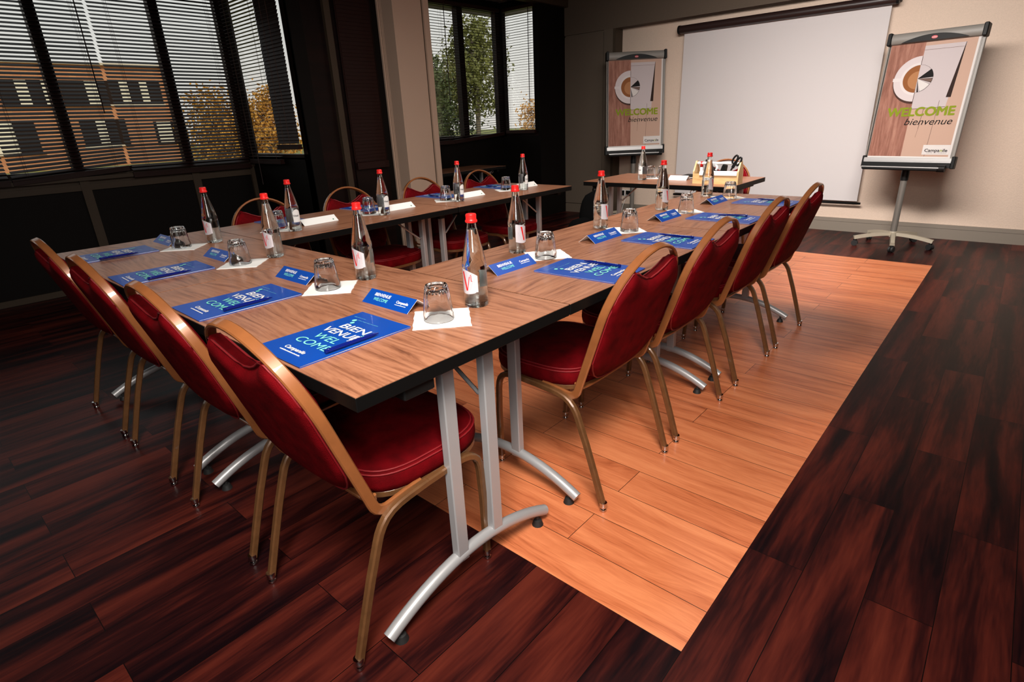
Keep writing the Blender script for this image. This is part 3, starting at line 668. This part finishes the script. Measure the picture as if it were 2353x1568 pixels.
    def bk(p, a0, a1):
        q = MB()
        if kind != 'v':
            q.text('Vittel', .010, 'labelgrey', x=-.020, y=.074, width=.03, bold=.02)
            q.box((-.020, .054, 0), (.016, .060, .0001), 'labelgrey')
        for i in range(5): q.flat([(-.02, .094 - i * .003), (.006, .094 - i * .003), (.006, .0935 - i * .003), (-.02, .0935 - i * .003)], 'labelgrey')
        wrap(p, q, -F, .0341)
    patch('back_label', -F - .62, -F + .62, lambda u: .046, lambda u: .098 + (.012 * math.sin(PI * min(1, u * 1.0)) if kind != 'v' else .0), 'labelwhite', 'labelwhite', extra=bk)
    return root
WHO = {'f': ('at the foreground corner seat', 'at the second seat from the foreground corner', 'at the third seat of the front row', 'at the far left seat of the front row'),
       'r': ('at the nearest right-arm seat', 'at the second right-arm seat', 'at the third right-arm seat', 'at the farthest right-arm seat'),
       'l': ('at the left-arm seat nearest the front row', 'at the second left-arm seat', 'at the third left-arm seat, before the column', 'at the farthest left-arm seat')}
specs = dict(folder=[], pen=[], tent=[], nap=[], tum=[], bot=[], botl=[])
def seat(side, i, c, fo, pen, card, nap, glass, bottle, jit=0):
    """coordinates along the table edge (a) and inward from it (b)"""
    w = WHO[side][i]
    if side == 'f': P = lambda a, b, z=TZ: (a, b, z); R = 0
    elif side == 'r': P = lambda a, b, z=TZ: (-b, a, z); R = PI / 2
    else: P = lambda a, b, z=TZ: (-2.4 + b, a, z); R = -PI / 2
    s = -1 if side == 'l' else 1
    specs['folder'].append((P(fo[0], fo[1]), R + math.radians(fo[2]), 'blue welcome folder with white lettering ' + w))
    specs['pen'].append((P(pen[0], pen[1], TZ + .0062), R + math.radians(pen[2]), 'dark blue pen lying on the folder ' + w))
    specs['tent'].append((P(card[0], card[1]), R + math.radians(card[2]), ('white back of a folded name card ' if side == 'l' else 'blue folded name card with white lettering ') + w))
    specs['nap'].append((P(nap[0], nap[1]), R + PI / 4 + math.radians(nap[2]), 'white square napkin under the upturned glass ' + w))
    specs['tum'].append((P(glass[0], glass[1], TZ + .002), R + i, 'upturned clear tumbler on a napkin ' + w))
    specs['botl' if side == 'l' else 'bot'].append((P(bottle[0], bottle[1]), R + math.radians(bottle[2]), ('red-capped water bottle with white label ' if side == 'l' else 'red-capped glass bottle of water ') + w))
FX = [(-.327, -.218, -.424, -.210), (-.861, -.748, -.952, -.744), (-1.506, -1.382, -1.581, -1.371), (-2.104, -1.976, -2.187, -1.972)]
for i, (fx_, bx_, cx_, nx_) in enumerate(FX):
    seat('f', i, 0, (fx_, .008, (0, -1, -2, -1)[i]), ((-.236, -.771, -1.395, -1.985)[i], .082, 0), (cx_, .424, 0), (nx_, .413, (3, 2, 1, 1)[i]), (nx_, .403), (bx_, .553, (0, 4, 8, 12)[i]))
for i, (y, b, c_, n, g, pn) in enumerate([(1.045, 1.130, .921, 1.146, 1.105, 1.106), (1.606, 1.726, 1.511, 1.722, 1.712, 1.664), (2.205, 2.330, 2.087, 2.325, 2.285, 2.262), (2.785, 2.918, 2.690, 2.908, 2.865, 2.826)]):
    seat('r', i, 0, (y, .008, (3, 0, 0, 0)[i]), (pn, (.083, .078, .078, .082)[i], (0, 2, 12, -5)[i]), (c_, .420, 0), (n, .425, (8, 3, 4, 5)[i]), (g, .400), (b, .560, (0, 4, -4, 0)[i]))
for i, (y, b, c_, n) in enumerate([(1.045, .925, 1.13, .90), (1.605, 1.49, 1.69, 1.47), (2.235, 2.098, 2.33, 2.09), (2.835, 2.76, 2.93, 2.70)]):
    seat('l', i, 0, (y, .010, (0, 2, 0, -3)[i]), (y - .04, .09, -12), (c_, .380, 0), (n, .385, 4 * i), (n, .385), (b, .505, 8))
place_copies(make_folder(), specs['folder'], 'blue welcome folders')
place_copies(make_pen(), specs['pen'], 'dark blue pens on the folders')
place_copies(make_tent(), specs['tent'], 'folded name cards')
place_copies(make_napkin(), specs['nap'] + [((-1.37, 3.80, TZ), .2, 'white napkin with two tumblers on the small table before the screen')], 'white paper napkins')
place_copies(make_tumbler(), specs['tum'] + [((-1.405, 3.79, TZ + .002), 0, 'left of two upturned tumblers on the small table before the screen'), ((-1.325, 3.83, TZ + .002), 1, 'right of two upturned tumblers on the small table before the screen')], 'upturned tumblers')
place_copies(make_bottle('v'), specs['bot'], 'red-capped bottles with silver labels')
place_copies(make_bottle('w'), specs['botl'] + [((-1.40, 3.64, TZ), PI * .96, 'red-capped water bottle on the small table before the screen')], 'red-capped bottles with white labels')

# ================================================================ FRONT TABLE THINGS
m = MB(); ang = math.atan2(.031, .041)
for s in (-1, 1):
    vs = [(-.075, s * .041, 0), (.075, s * .041, 0), (.075, 0, .031), (-.075, 0, .031), (-.075, s * .0395, 0), (.075, s * .0395, 0), (.075, 0, .0298), (-.075, 0, .0298)]
    m.add(vs, [(0, 1, 2, 3), (7, 6, 5, 4), (0, 4, 5, 1), (0, 3, 7, 4), (1, 5, 6, 2)], 'paper')
o = m.build('tent_card', loc=(-1.135, 3.745, TZ)); tag(o, 'blank white folded card on the small table, left of the toolbox', 'card')
m = MB(); m.box((-.15, -.105, 0), (.15, .105, .006), 'black', ch=.001); m.box((-.147, -.102, .006), (.147, .102, .012), 'inkwhite'); m.box((-.15, -.105, .012), (.15, .105, .015), 'black', ch=.001)
o = m.build('notebook', loc=(-1.05, 3.93, TZ)); tag(o, 'closed black notebook on the small table beside the toolbox', 'notebook')
cd_ = thing('toolbox', 'light wooden toolbox with white handle bar on the small table before the screen', 'toolbox', (-.775, 3.60, TZ), math.radians(5))
m = MB(); m.box((-.15, -.055, 0), (.15, .055, .008), 'lightwood'); m.box((-.15, -.06, 0), (.15, -.05, .07), 'lightwood'); m.box((-.15, .05, 0), (.15, .06, .07), 'lightwood'); m.build('tray', cd_)
for s in (-1, 1):
    m = MB(); pts = [(-.06, 0), (.06, 0), (.06, .085), (.012, .155), (-.012, .155), (-.06, .085)]
    x = s * .155
    m.rings([[(x - .005, a, b2) for a, b2 in pts], [(x + .005, a, b2) for a, b2 in pts]], 'lightwood', cap0=True, cap1=True); m.build('end_panel', cd_)
m = MB(); m.tube([(-.15, 0, .138), (.15, 0, .138)], .010, 'inkwhite', 14); m.build('handle', cd_, True, 40)
m = MB(); m.box((-.112, -.068, .06), (.15, -.061, .085), 'paper'); m.box((-.11, -.045, .011), (.145, -.035, .088), 'paper', ch=.001)
o = m.build('paper_pad', loc=(-.775, 3.60, TZ)); o.rotation_euler = (0, 0, math.radians(5)); tag(o, 'white paper pad resting over the front edge of the wooden toolbox', 'paper')
m = MB(); prof = [(-.06, 0), (.06, 0), (.065, .05), (.048, .062), (.040, .052), (.03, .02), (.0, .012), (-.03, .035), (-.055, .045), (-.07, .03)]
m.rings([[(a, -.022, b2) for a, b2 in prof], [(a, .022, b2) for a, b2 in prof]], 'black', cap0=True, cap1=True)
m.tube([(-.025 + .022 * math.cos(t), 0, .035 + .022 * math.sin(t)) for t in [2 * PI * k / 20 for k in range(20)]], .008, 'labelwhite', 8, closed=True)
o = m.build('tape_dispenser', loc=(-.78, 3.598, TZ + .072)); tag(o, 'black tape dispenser lying in the wooden toolbox', 'tape dispenser')
m = MB(); T = Matrix.Translation((-.725, 3.60, TZ + .012)) @ Matrix.Rotation(math.radians(28), 4, 'Y')
m.box((-.006, -.002, 0), (.006, .002, .12), 'chrome', T)
for s in (-1, 1): m.tube([(s * .015 + .013 * math.cos(t), 0, .165 + .03 * math.sin(t)) for t in [2 * PI * k / 18 for k in range(18)]], .0065, 'black', 8, T, closed=True)
m.box((-.01, -.005, .11), (.01, .005, .14), 'black', T)
o = m.build('scissors', smooth=False); tag(o, 'black-handled scissors standing up out of the wooden toolbox', 'scissors')
m = MB(); m.lathe([(.009, 0), (.009, .10)], 'inkwhite', 16); m.lathe([(.0105, .10), (.0105, .135), (.009, .138)], 'redcap', 16)
o = m.build('marker_pen', smooth=True, loc=(-.895, 3.59, TZ + .012)); tag(o, 'white marker with red cap at the left end of the toolbox', 'marker')
m = MB(); m.lathe([(.009, 0), (.009, .145), (.007, .15)], 'black', 16)
o = m.build('marker_pen', smooth=True, loc=(-.87, 3.615, TZ + .012)); tag(o, 'black marker beside the red-capped one in the toolbox', 'marker')

# backpack
bp = thing('backpack', 'black backpack slumped on the floor at the left end of the small front table', 'backpack', (-2.12, 4.05, 0), .3)
def blob(cx, cy, rx_, ry_, z0, z1, m, name, parent, k=.55, lean=0):
    b_ = MB(); R = []; n = 28
    for j in range(13):
        v = j / 12; z = z0 + (z1 - z0) * v; sc = (1 - abs(2 * v - 1) ** 3.2) ** .5 * .9 + .1 if 0 < j < 12 else .12
        R.append([(cx + lean * v + rx_ * sc * math.copysign(abs(math.cos(t)) ** k, math.cos(t)), cy + ry_ * sc * math.copysign(abs(math.sin(t)) ** k, math.sin(t)), z) for t in [2 * PI * q / n for q in range(n)]])
    b_.rings(R, m, cap0=True, cap1=True); return b_.build(name, parent, True)
blob(0, 0, .15, .10, 0, .60, 'nylon', 'body', bp, lean=.03); blob(-.06, -.12, .16, .06, 0, .36, 'nylon', 'front_pocket', bp)
m = MB(); m.tube([(.02 + .04 * math.cos(t), .03, .585 + .05 * math.sin(t)) for t in [PI * k / 10 for k in range(11)]], .008, 'nylon', 8); m.build('handle', bp, True)

# ================================================================ SCREEN
sc_ = thing('projection_screen', 'large white pull-down projection screen with dark brown case on the back wall', 'projection screen', (-1.33, 6.17, 0))
m = MB(); m.tube([(-1.03, -.03, 2.105), (1.03, -.03, 2.105)], .042, 'tube', 20); m.build('case', sc_, True, 40)
for s in (-1, 1):
    m = MB(); m.tube([(s * 1.03, -.03, 2.105), (s * 1.052, -.03, 2.105)], .045, 'black', 20); m.box((s * 1.045 - .012, -.03, 2.09), (s * 1.045 + .012, .068, 2.13), 'black'); m.build('end_cap', sc_, True, 40)
m = MB(); V = []; n = 12
for i in range(n + 1):
    x = -.995 + 1.99 * i / n; V.append((x, 0, .32)); V.append((x, 0, 2.08))
m.add(V, [(2 * i, 2 * i + 2, 2 * i + 3, 2 * i + 1) for i in range(n)], 'screen'); m.add([(x, y + .0015, z) for x, y, z in V], [(2 * i + 1, 2 * i + 3, 2 * i + 2, 2 * i) for i in range(n)], 'screen'); m.build('canvas', sc_)
m = MB(); m.tube([(-1.01, 0, .30), (1.03, 0, .30)], .011, 'black', 12); m.build('bottom_bar', sc_, True)

# ================================================================ FLIPCHARTS
def make_flip(x, y, rot, z0, z1, lab, plab):
    root = thing('flipchart_stand', lab, 'flipchart', (x, y, 0), rot, 'grey mobile flipcharts')
    W = .68; H = z1 - z0; lean = math.radians(6)
    B = Matrix.Translation((0, -.02, z0)) @ Matrix.Rotation(-lean, 4, 'X')        # local board frame: x across, z up, -y front
    def part(name, smooth=False, parent=root): return None
    m = MB(); m.box((-W / 2 + .02, .0, .06), (W / 2 - .02, .02, H - .03), 'flipgrey', B); m.build('board', root)
    m = MB(); m.box((W / 2 - .022, -.004, .05), (W / 2, .026, H - .06), 'flipgrey', B, ch=.003); m.build('side_rail', root); m = MB(); m.box((-W / 2, -.004, .05), (-W / 2 + .012, .026, H - .06), 'flipgrey', B, ch=.003); m.build('side_rail', root)
    m = MB(); zt = H - .085
    R = [[(xx, -.012 - .022 * math.sin(t), zt + .085 * (1 - math.cos(t)) / 2 + .0) for t in [PI * k / 8 for k in range(9)]] + [(xx, .02, zt + .085), (xx, .02, zt)] for xx in (-W / 2 + .02, W / 2 - .025)]
    m.rings(R, 'flipgrey', B, True, True)
    arc = []; n = 18
    for k in range(n + 1): u = -1 + 2 * k / n; arc.append((u * .24, zt + .004 + .05 * (1 - u * u)))
    vs = [(a, -.0355, zt + .004) for a, b2 in arc] + [(a, -.0362, b2) for a, b2 in arc]
    m.add(vs, [(k, k + 1, k + n + 2, k + n + 1) for k in range(n)], 'black', B)
    m.build('clamp_bar', root, True, 40)
    TT = B @ Matrix.Translation((0, -.0375, zt + .02)) @ Matrix.Rotation(PI / 2, 4, 'X')
    m = MB(); m.flat([(.022 * math.cos(t), .006 + .012 * math.sin(t)) for t in [2 * PI * k / 16 for k in range(16)]], 'nobored', TT); m.text('nobo', .010, 'p_white', TT, x=0, y=.0015, z=.0006, width=.034, bold=.01, align='CENTER'); m.build('badge', root)
    for s in (-1, 1):
        m = MB(); xx = s * (W / 2 - .008)
        m.box((xx - .016, -.042, zt - .006), (xx + .016, .045, zt + .092), 'black', B, ch=.006); m.build('end_cap', root)
        m = MB(); m.box((s * W / 2 - .014, -.012, .0), (s * W / 2 + .014, .05, .10), 'black', B, ch=.004); m.build('corner_bracket', root)
    m = MB(); m.box((-W / 2 + .005, -.022, .045), (W / 2 - .01, -.002, .085), 'alu', B, ch=.002); m.box((-W / 2 + .005, -.024, .056), (W / 2 - .01, -.021, .074), 'alu', B); m.build('pad_rail', root)
    m = MB(); m.box((-W / 2 + .01, -.03, .005), (W / 2 - .01, .02, .045), 'black', B); m.build('tray_back', root)
    m = MB(); R = [[(xx, -.02 - .055 * math.sin(t * .5 + .0), .012 - .028 * math.sin(t)) for t in [PI * k / 8 for k in range(9)]] for xx in (-W / 2 + .02, W / 2 - .09)]
    m.box((-W / 2 + .02, -.09, -.022), (W / 2 - .07, -.015, .004), 'black', B, ch=.008); m.box((-W / 2 + .02, -.093, .0), (W / 2 - .07, -.088, .008), 'alu', B); m.build('pen_tray', root)
    m = MB(); m.tube([(W / 2 - .085, -.06, .0), (W / 2 - .03, -.06, .0)], .028, 'black', 16, B); m.build('knob', root, True, 40)
    m = MB(); m.lathe([(.031, z0 - .11), (.031, z0 - .0)], 'black', 18, Matrix.Translation((0, .03, 0))); m.lathe([(.026, .13), (.026, z0 + .0)], 'pole', 18, Matrix.Translation((0, .03, 0))); m.build('pole', root, True, 40)
    m = MB(); m.lathe([(.02, .075), (.036, .085), (.036, .120), (.031, .135)], 'beigebase', 20, Matrix.Translation((0, .03, 0)))
    for k in range(5):
        a = -PI / 2 + 2 * PI * k / 5 + .32; P = []
        for i in range(9):
            u = i / 8; r = .02 + .30 * u; P.append((r * math.cos(a), .03 + r * math.sin(a), .112 - .035 * u ** 2))
        m.sweep(P, [(-.020, -.016), (.020, -.016), (.015, .012), (-.015, .012)], 'beigebase', (-math.sin(a), math.cos(a), 0))
    sb = m.build('star_base', root, True, 50)
    for k in range(5):
        a = -PI / 2 + 2 * PI * k / 5 + .32; cx, cy = .305 * math.cos(a), .03 + .305 * math.sin(a)
        m = MB(); d = Vector((math.cos(a + 1.1), math.sin(a + 1.1), 0)); 
        for s in (-1, 1):
            c0 = Vector((cx, cy, .026)) + d * (.012 * s); m.tube([tuple(c0 - d * .008), tuple(c0 + d * .008)], .026, 'rubber', 16)
        m.lathe([(.012, .035), (.015, .055), (.008, .072)], 'black', 12, Matrix.Translation((cx, cy, 0))); m.build('caster', root, True, 40)
    # the poster pinned under the clamp: printed sheet with its own real sheet thickness
    pw, ph = .625, zt - .085; Tp = Matrix.Translation((x, y, 0)) @ Matrix.Rotation(rot, 4, 'Z') @ B @ Matrix.Translation((-.002, -.0045, .083)) @ Matrix.Rotation(PI / 2, 4, 'X')
    q = MB(); X = lambda u: (u - .5) * pw; Y = lambda v: (1 - v) * ph
    q.box((X(0), Y(1), -.001), (X(1), Y(0), 0), 'p_white')
    e = .0003; 
    q.flat([(X(.0), Y(.985)), (X(.42), Y(.985)), (X(.41), Y(.0)), (X(.0), Y(0))], 'poster_wood', z=e)
    q.flat([(X(.42), Y(.985)), (X(.975), Y(.985)), (X(.975), Y(0)), (X(.41), Y(0))], 'p_beige', z=e)
    q.flat([(X(.412), Y(.565)), (X(.80), Y(.565)), (X(.865), Y(.03)), (X(.41), Y(.03))], 'p_cloth', z=2 * e)
    q.flat([(X(.78), Y(.475)), (X(.835), Y(.475)), (X(.862), Y(.03)), (X(.857), Y(.03))], 'p_brown', z=3 * e)
    cx, cy = X(.405), Y(.305)
    def halfdisc(r, m_, z, a0=PI / 2, a1=3 * PI / 2, n=26, dx=0, dy=0): q.flat([(cx + dx + r * math.cos(a0 + (a1 - a0) * k / n), cy + dy + r * math.sin(a0 + (a1 - a0) * k / n)) for k in range(n + 1)], m_, z=z)
    halfdisc(.185, 'p_shadow', 2 * e, dx=.004, dy=-.012); halfdisc(.178, 'p_saucer', 3 * e); halfdisc(.128, 'p_cup', 4 * e); halfdisc(.108, 'p_coffee', 5 * e); halfdisc(.07, 'p_crema', 6 * e, dx=0, dy=-.01)
    q.flat([(cx - .185, cy + .014), (cx - .12, cy + .014), (cx - .12, cy - .014), (cx - .185, cy - .012)], 'p_cup', z=5 * e)
    def wedge(a0, a1, r, m_, z): q.flat([(cx, cy)] + [(cx + r * math.cos(math.radians(a0 + (a1 - a0) * k / 10)), cy + r * math.sin(math.radians(a0 + (a1 - a0) * k / 10))) for k in range(11)], m_, z=z)
    wedge(-90, 90, .110, 'p_ink', 4 * e); wedge(-89, 90, .1085, 'p_cloth', 5 * e)
    wedge(4, 40, .112, 'p_ink', 6 * e); wedge(-19, 0, .110, 'p_ink', 6 * e); wedge(-17, -2, .107, 'p_line', 7 * e); wedge(-72, -25, .107, 'p_ink', 6 * e); wedge(-71, -26, .1055, 'p_white', 7 * e); wedge(-82, -76, .108, 'p_ink', 6 * e)
    for (u0, v0, u1, v1, wd_) in ((.41, .565, .80, .555, .0022), (.56, .56, .55, .74, .0018), (.55, .74, .54, .815, .001), (.72, .50, .70, .985, .0014), (.41, .065, .86, .065, .0012)):
        a = Vector((X(u0), Y(v0), 0)); b2 = Vector((X(u1), Y(v1), 0)); t = (b2 - a).normalized(); nn = Vector((-t.y, t.x, 0)) * wd_
        q.add([tuple(a - nn + Vector((0, 0, 5 * e))), tuple(b2 - nn + Vector((0, 0, 5 * e))), tuple(b2 + nn + Vector((0, 0, 5 * e))), tuple(a + nn + Vector((0, 0, 5 * e)))], [(0, 1, 2, 3)], 'p_line')
    for n_, (dx, dy) in enumerate(((0, 0), (.004, .0), (-.004, 0), (0, .0035), (0, -.0035), (.003, .003), (-.003, -.003))):      # heavy strokes
        q.text('WELCOME', .068, 'p_green', x=X(.135) + dx, y=Y(.625) + dy, z=8 * e + n_ * .00004, width=pw * .785, shear=.0)
    q.text('bienvenue', .054, 'p_ink', x=X(.37), y=Y(.705), z=8 * e, width=pw * .545, shear=.28)
    q.flat([(X(.665), Y(.968)), (X(.975), Y(.968)), (X(.975), Y(.882)), (X(.665), Y(.882))], 'p_white', z=7 * e)
    xx = X(.69); segs = (('Campa', 'p_ink'), ('n', 'p_green'), ('ile', 'p_ink')); wid = [max(v[0] for v in text_mesh(t_, .02)[0]) - min(v[0] for v in text_mesh(t_, .02)[0]) for t_, _m in segs]
    kk = pw * .255 / sum(wid)
    for (t_, m_), w_ in zip(segs, wid): q.text(t_, .024, m_, x=xx, y=Y(.942), z=8 * e, width=w_ * kk, bold=.02); xx += w_ * kk + pw * .004
    q.text('HOTEL RESTAURANT', .006, 'p_ink', x=X(.72), y=Y(.955), z=8 * e, width=pw * .23)
    o = q.build('welcome_poster'); o.matrix_world = Tp; tag(o, plab, 'poster', 'welcome posters on the flipcharts')
make_flip(.085, 5.66, math.radians(-9), .70, 1.79, 'grey flipchart stand on a five-star wheeled base, right of the projection screen', 'welcome poster with half coffee cup on the flipchart right of the screen')
make_flip(-2.70, 5.80, math.radians(41), .80, 1.92, 'grey flipchart stand in the corner, left of the projection screen', 'welcome poster with half coffee cup on the flipchart left of the screen')

# ================================================================ OUTDOORS
g = MB(); g.box((-60, -40, .2), (-5.6, 60, .3), 'lawn'); tag(g.build('lawn'), None, None, kind='structure')
def brickmat():
    m = bpy.data.materials.new('orange_brick'); m.use_nodes = True; nt = m.node_tree; b = nt.nodes['Principled BSDF']; b.inputs['Roughness'].default_value = .85
    tc = nt.nodes.new('ShaderNodeTexCoord'); sx = nt.nodes.new('ShaderNodeSeparateXYZ'); cb = nt.nodes.new('ShaderNodeCombineXYZ'); br = nt.nodes.new('ShaderNodeTexBrick')
    nt.links.new(tc.outputs['Object'], sx.inputs[0]); nt.links.new(sx.outputs['Y'], cb.inputs[0]); nt.links.new(sx.outputs['Z'], cb.inputs[1]); nt.links.new(cb.outputs[0], br.inputs['Vector'])
    br.inputs['Scale'].default_value = 1; br.inputs['Brick Width'].default_value = .22; br.inputs['Row Height'].default_value = .075; br.inputs['Mortar Size'].default_value = .006
    br.inputs['Color1'].default_value = srgb(206, 140, 94); br.inputs['Color2'].default_value = srgb(190, 122, 82); br.inputs['Mortar'].default_value = srgb(170, 130, 100)
    nt.links.new(br.outputs['Color'], b.inputs['Base Color']); return m
M['brick'] = brickmat()
FXB = -25
bd = thing('brick_building', 'two-storey orange brick building seen through the left window blinds', 'building', (FXB, 0, .3))
m = MB(); m.box((-6, -14, 0), (0, 8.9, 3.42), 'brick'); m.box((-6, -14.1, 3.42), (.15, 9.0, 3.50), 'stone'); m.build('wall', bd)
def bwin(y0, y1, z0, z1, curt):
    f = MB(); f.box((0, y0, z0), (.03, y1, z1), 'darkglass'); f.box((.0, y0 - .04, z0 - .05), (.08, y1 + .04, z0), 'stone'); wo = f.build('window', bd)
    c = MB()
    for a, b2 in curt: c.box((.03, a, z0 + .02), (.04, b2, z1 - .02), 'curtain')
    if curt: c.build('curtain', wo)
    return
bwin(3.55, 5.05, 2.12, 2.92, [(4.03, 4.35), (4.75, 4.95)]); bwin(5.25, 8.45, 2.12, 2.92, [(6.0, 6.35), (7.08, 7.35), (7.75, 8.0)]); bwin(-1.5, 3.3, 2.12, 2.92, [(2.6, 2.9), (1.2, 1.5)])
bwin(5.5, 6.95, .72, 1.62, [(6.0, 6.3)]); bwin(2.4, 4.2, .6, 1.6, [(2.5, 3.6)]); bwin(7.9, 8.6, .72, 1.5, [(8.0, 8.5)]); bwin(-3, 1.5, .6, 1.6, [(0, .5)])
def tree(label, x, y, h, r, crown, leafm, n, seed, droop=0.0, leaf=.09, trunk_r=.09, low=.25):
    rnd = random.Random(seed); root = thing('broadleaf_tree' if h > 2.4 else 'garden_shrub', label, 'tree' if h > 2.4 else 'shrub', (x, y, .3))
    t = MB(); t.tube([(0, 0, 0), (.04, .03, h * .3), (-.03, .02, h * .6), (0, 0, h * .92)], trunk_r, 'bark', 8)
    clusters = []
    for k in range(crown):
        a = rnd.uniform(0, 2 * PI); v = rnd.uniform(low, 1); rr = r * (1 - abs(2 * v - 1.05) ** 2.2) ** .5 * rnd.uniform(.25, 1) if abs(2 * v - 1.05) < 1 else r * .25
        p = Vector((rr * math.cos(a), rr * math.sin(a), h * v)); clusters.append(p)
        t.tube([(0, 0, h * v * .75), tuple(p * .55 + Vector((0, 0, h * v * .36))), tuple(p)], .008 + trunk_r * .08, 'twig', 4)
    t.build('trunk', root, True)
    f = MB(); V = []; F = []
    for k in range(n):
        c = clusters[rnd.randrange(len(clusters))]; s = r * .20
        p = c + Vector((rnd.gauss(0, s), rnd.gauss(0, s), rnd.gauss(0, s) - droop * abs(rnd.gauss(0, 1)) * .6))
        if p.z < .02: p.z = .05
        a = Vector((rnd.gauss(0, 1), rnd.gauss(0, 1), rnd.gauss(0, 1))).normalized(); b2 = a.orthogonal().normalized(); q = rnd.uniform(.6, 1.3) * leaf
        o = len(V); V += [tuple(p - a * q), tuple(p + b2 * q * .5), tuple(p + a * q), tuple(p - b2 * q * .5)]; F.append((o, o + 1, o + 2, o + 3))
    f.add(V, F, leafm); f.build('foliage', root); return root
tree('tall pale birch tree seen through the far corner window', -15, 15.7, 4.3, 1.15, 42, 'leafmid', 5200, 3, droop=.5, leaf=.075, low=.38)
tree('dark green tree mass at the left of the far window', -15, 13.0, 2.9, 1.1, 40, 'leafdark', 5200, 5, leaf=.08, low=.1)
tree('dark green rounded tree between the birch and the far-window edge', -19, 17.6, 2.6, 1.3, 40, 'leafdark', 5200, 6, leaf=.08, low=.1)
tree('golden autumn shrub at the right edge of the far window', -14.5, 19.3, 1.85, 1.1, 34, 'leafgold', 3600, 8, leaf=.06, low=.1)
tree('golden autumn hedge right of the brick building', -20, 8.4, 2.1, 1.3, 40, 'leafgold', 5200, 10, leaf=.07, low=.05)
tree('golden shrub nearer the corner of the left windows', -17.5, 8.6, 1.9, 0.9, 40, 'leafgold', 4600, 11, leaf=.06, low=.05)
tree('autumn shrub with bare twigs behind the narrow bay window', -16.5, 11.3, 2.3, 1.2, 44, 'leafgold', 3000, 12, leaf=.05, low=.15)
tree('pale autumn shrub at the right of the narrow bay window', -12.4, 9.0, 1.5, 0.85, 40, 'leafgold', 4200, 13, leaf=.06, low=.05)
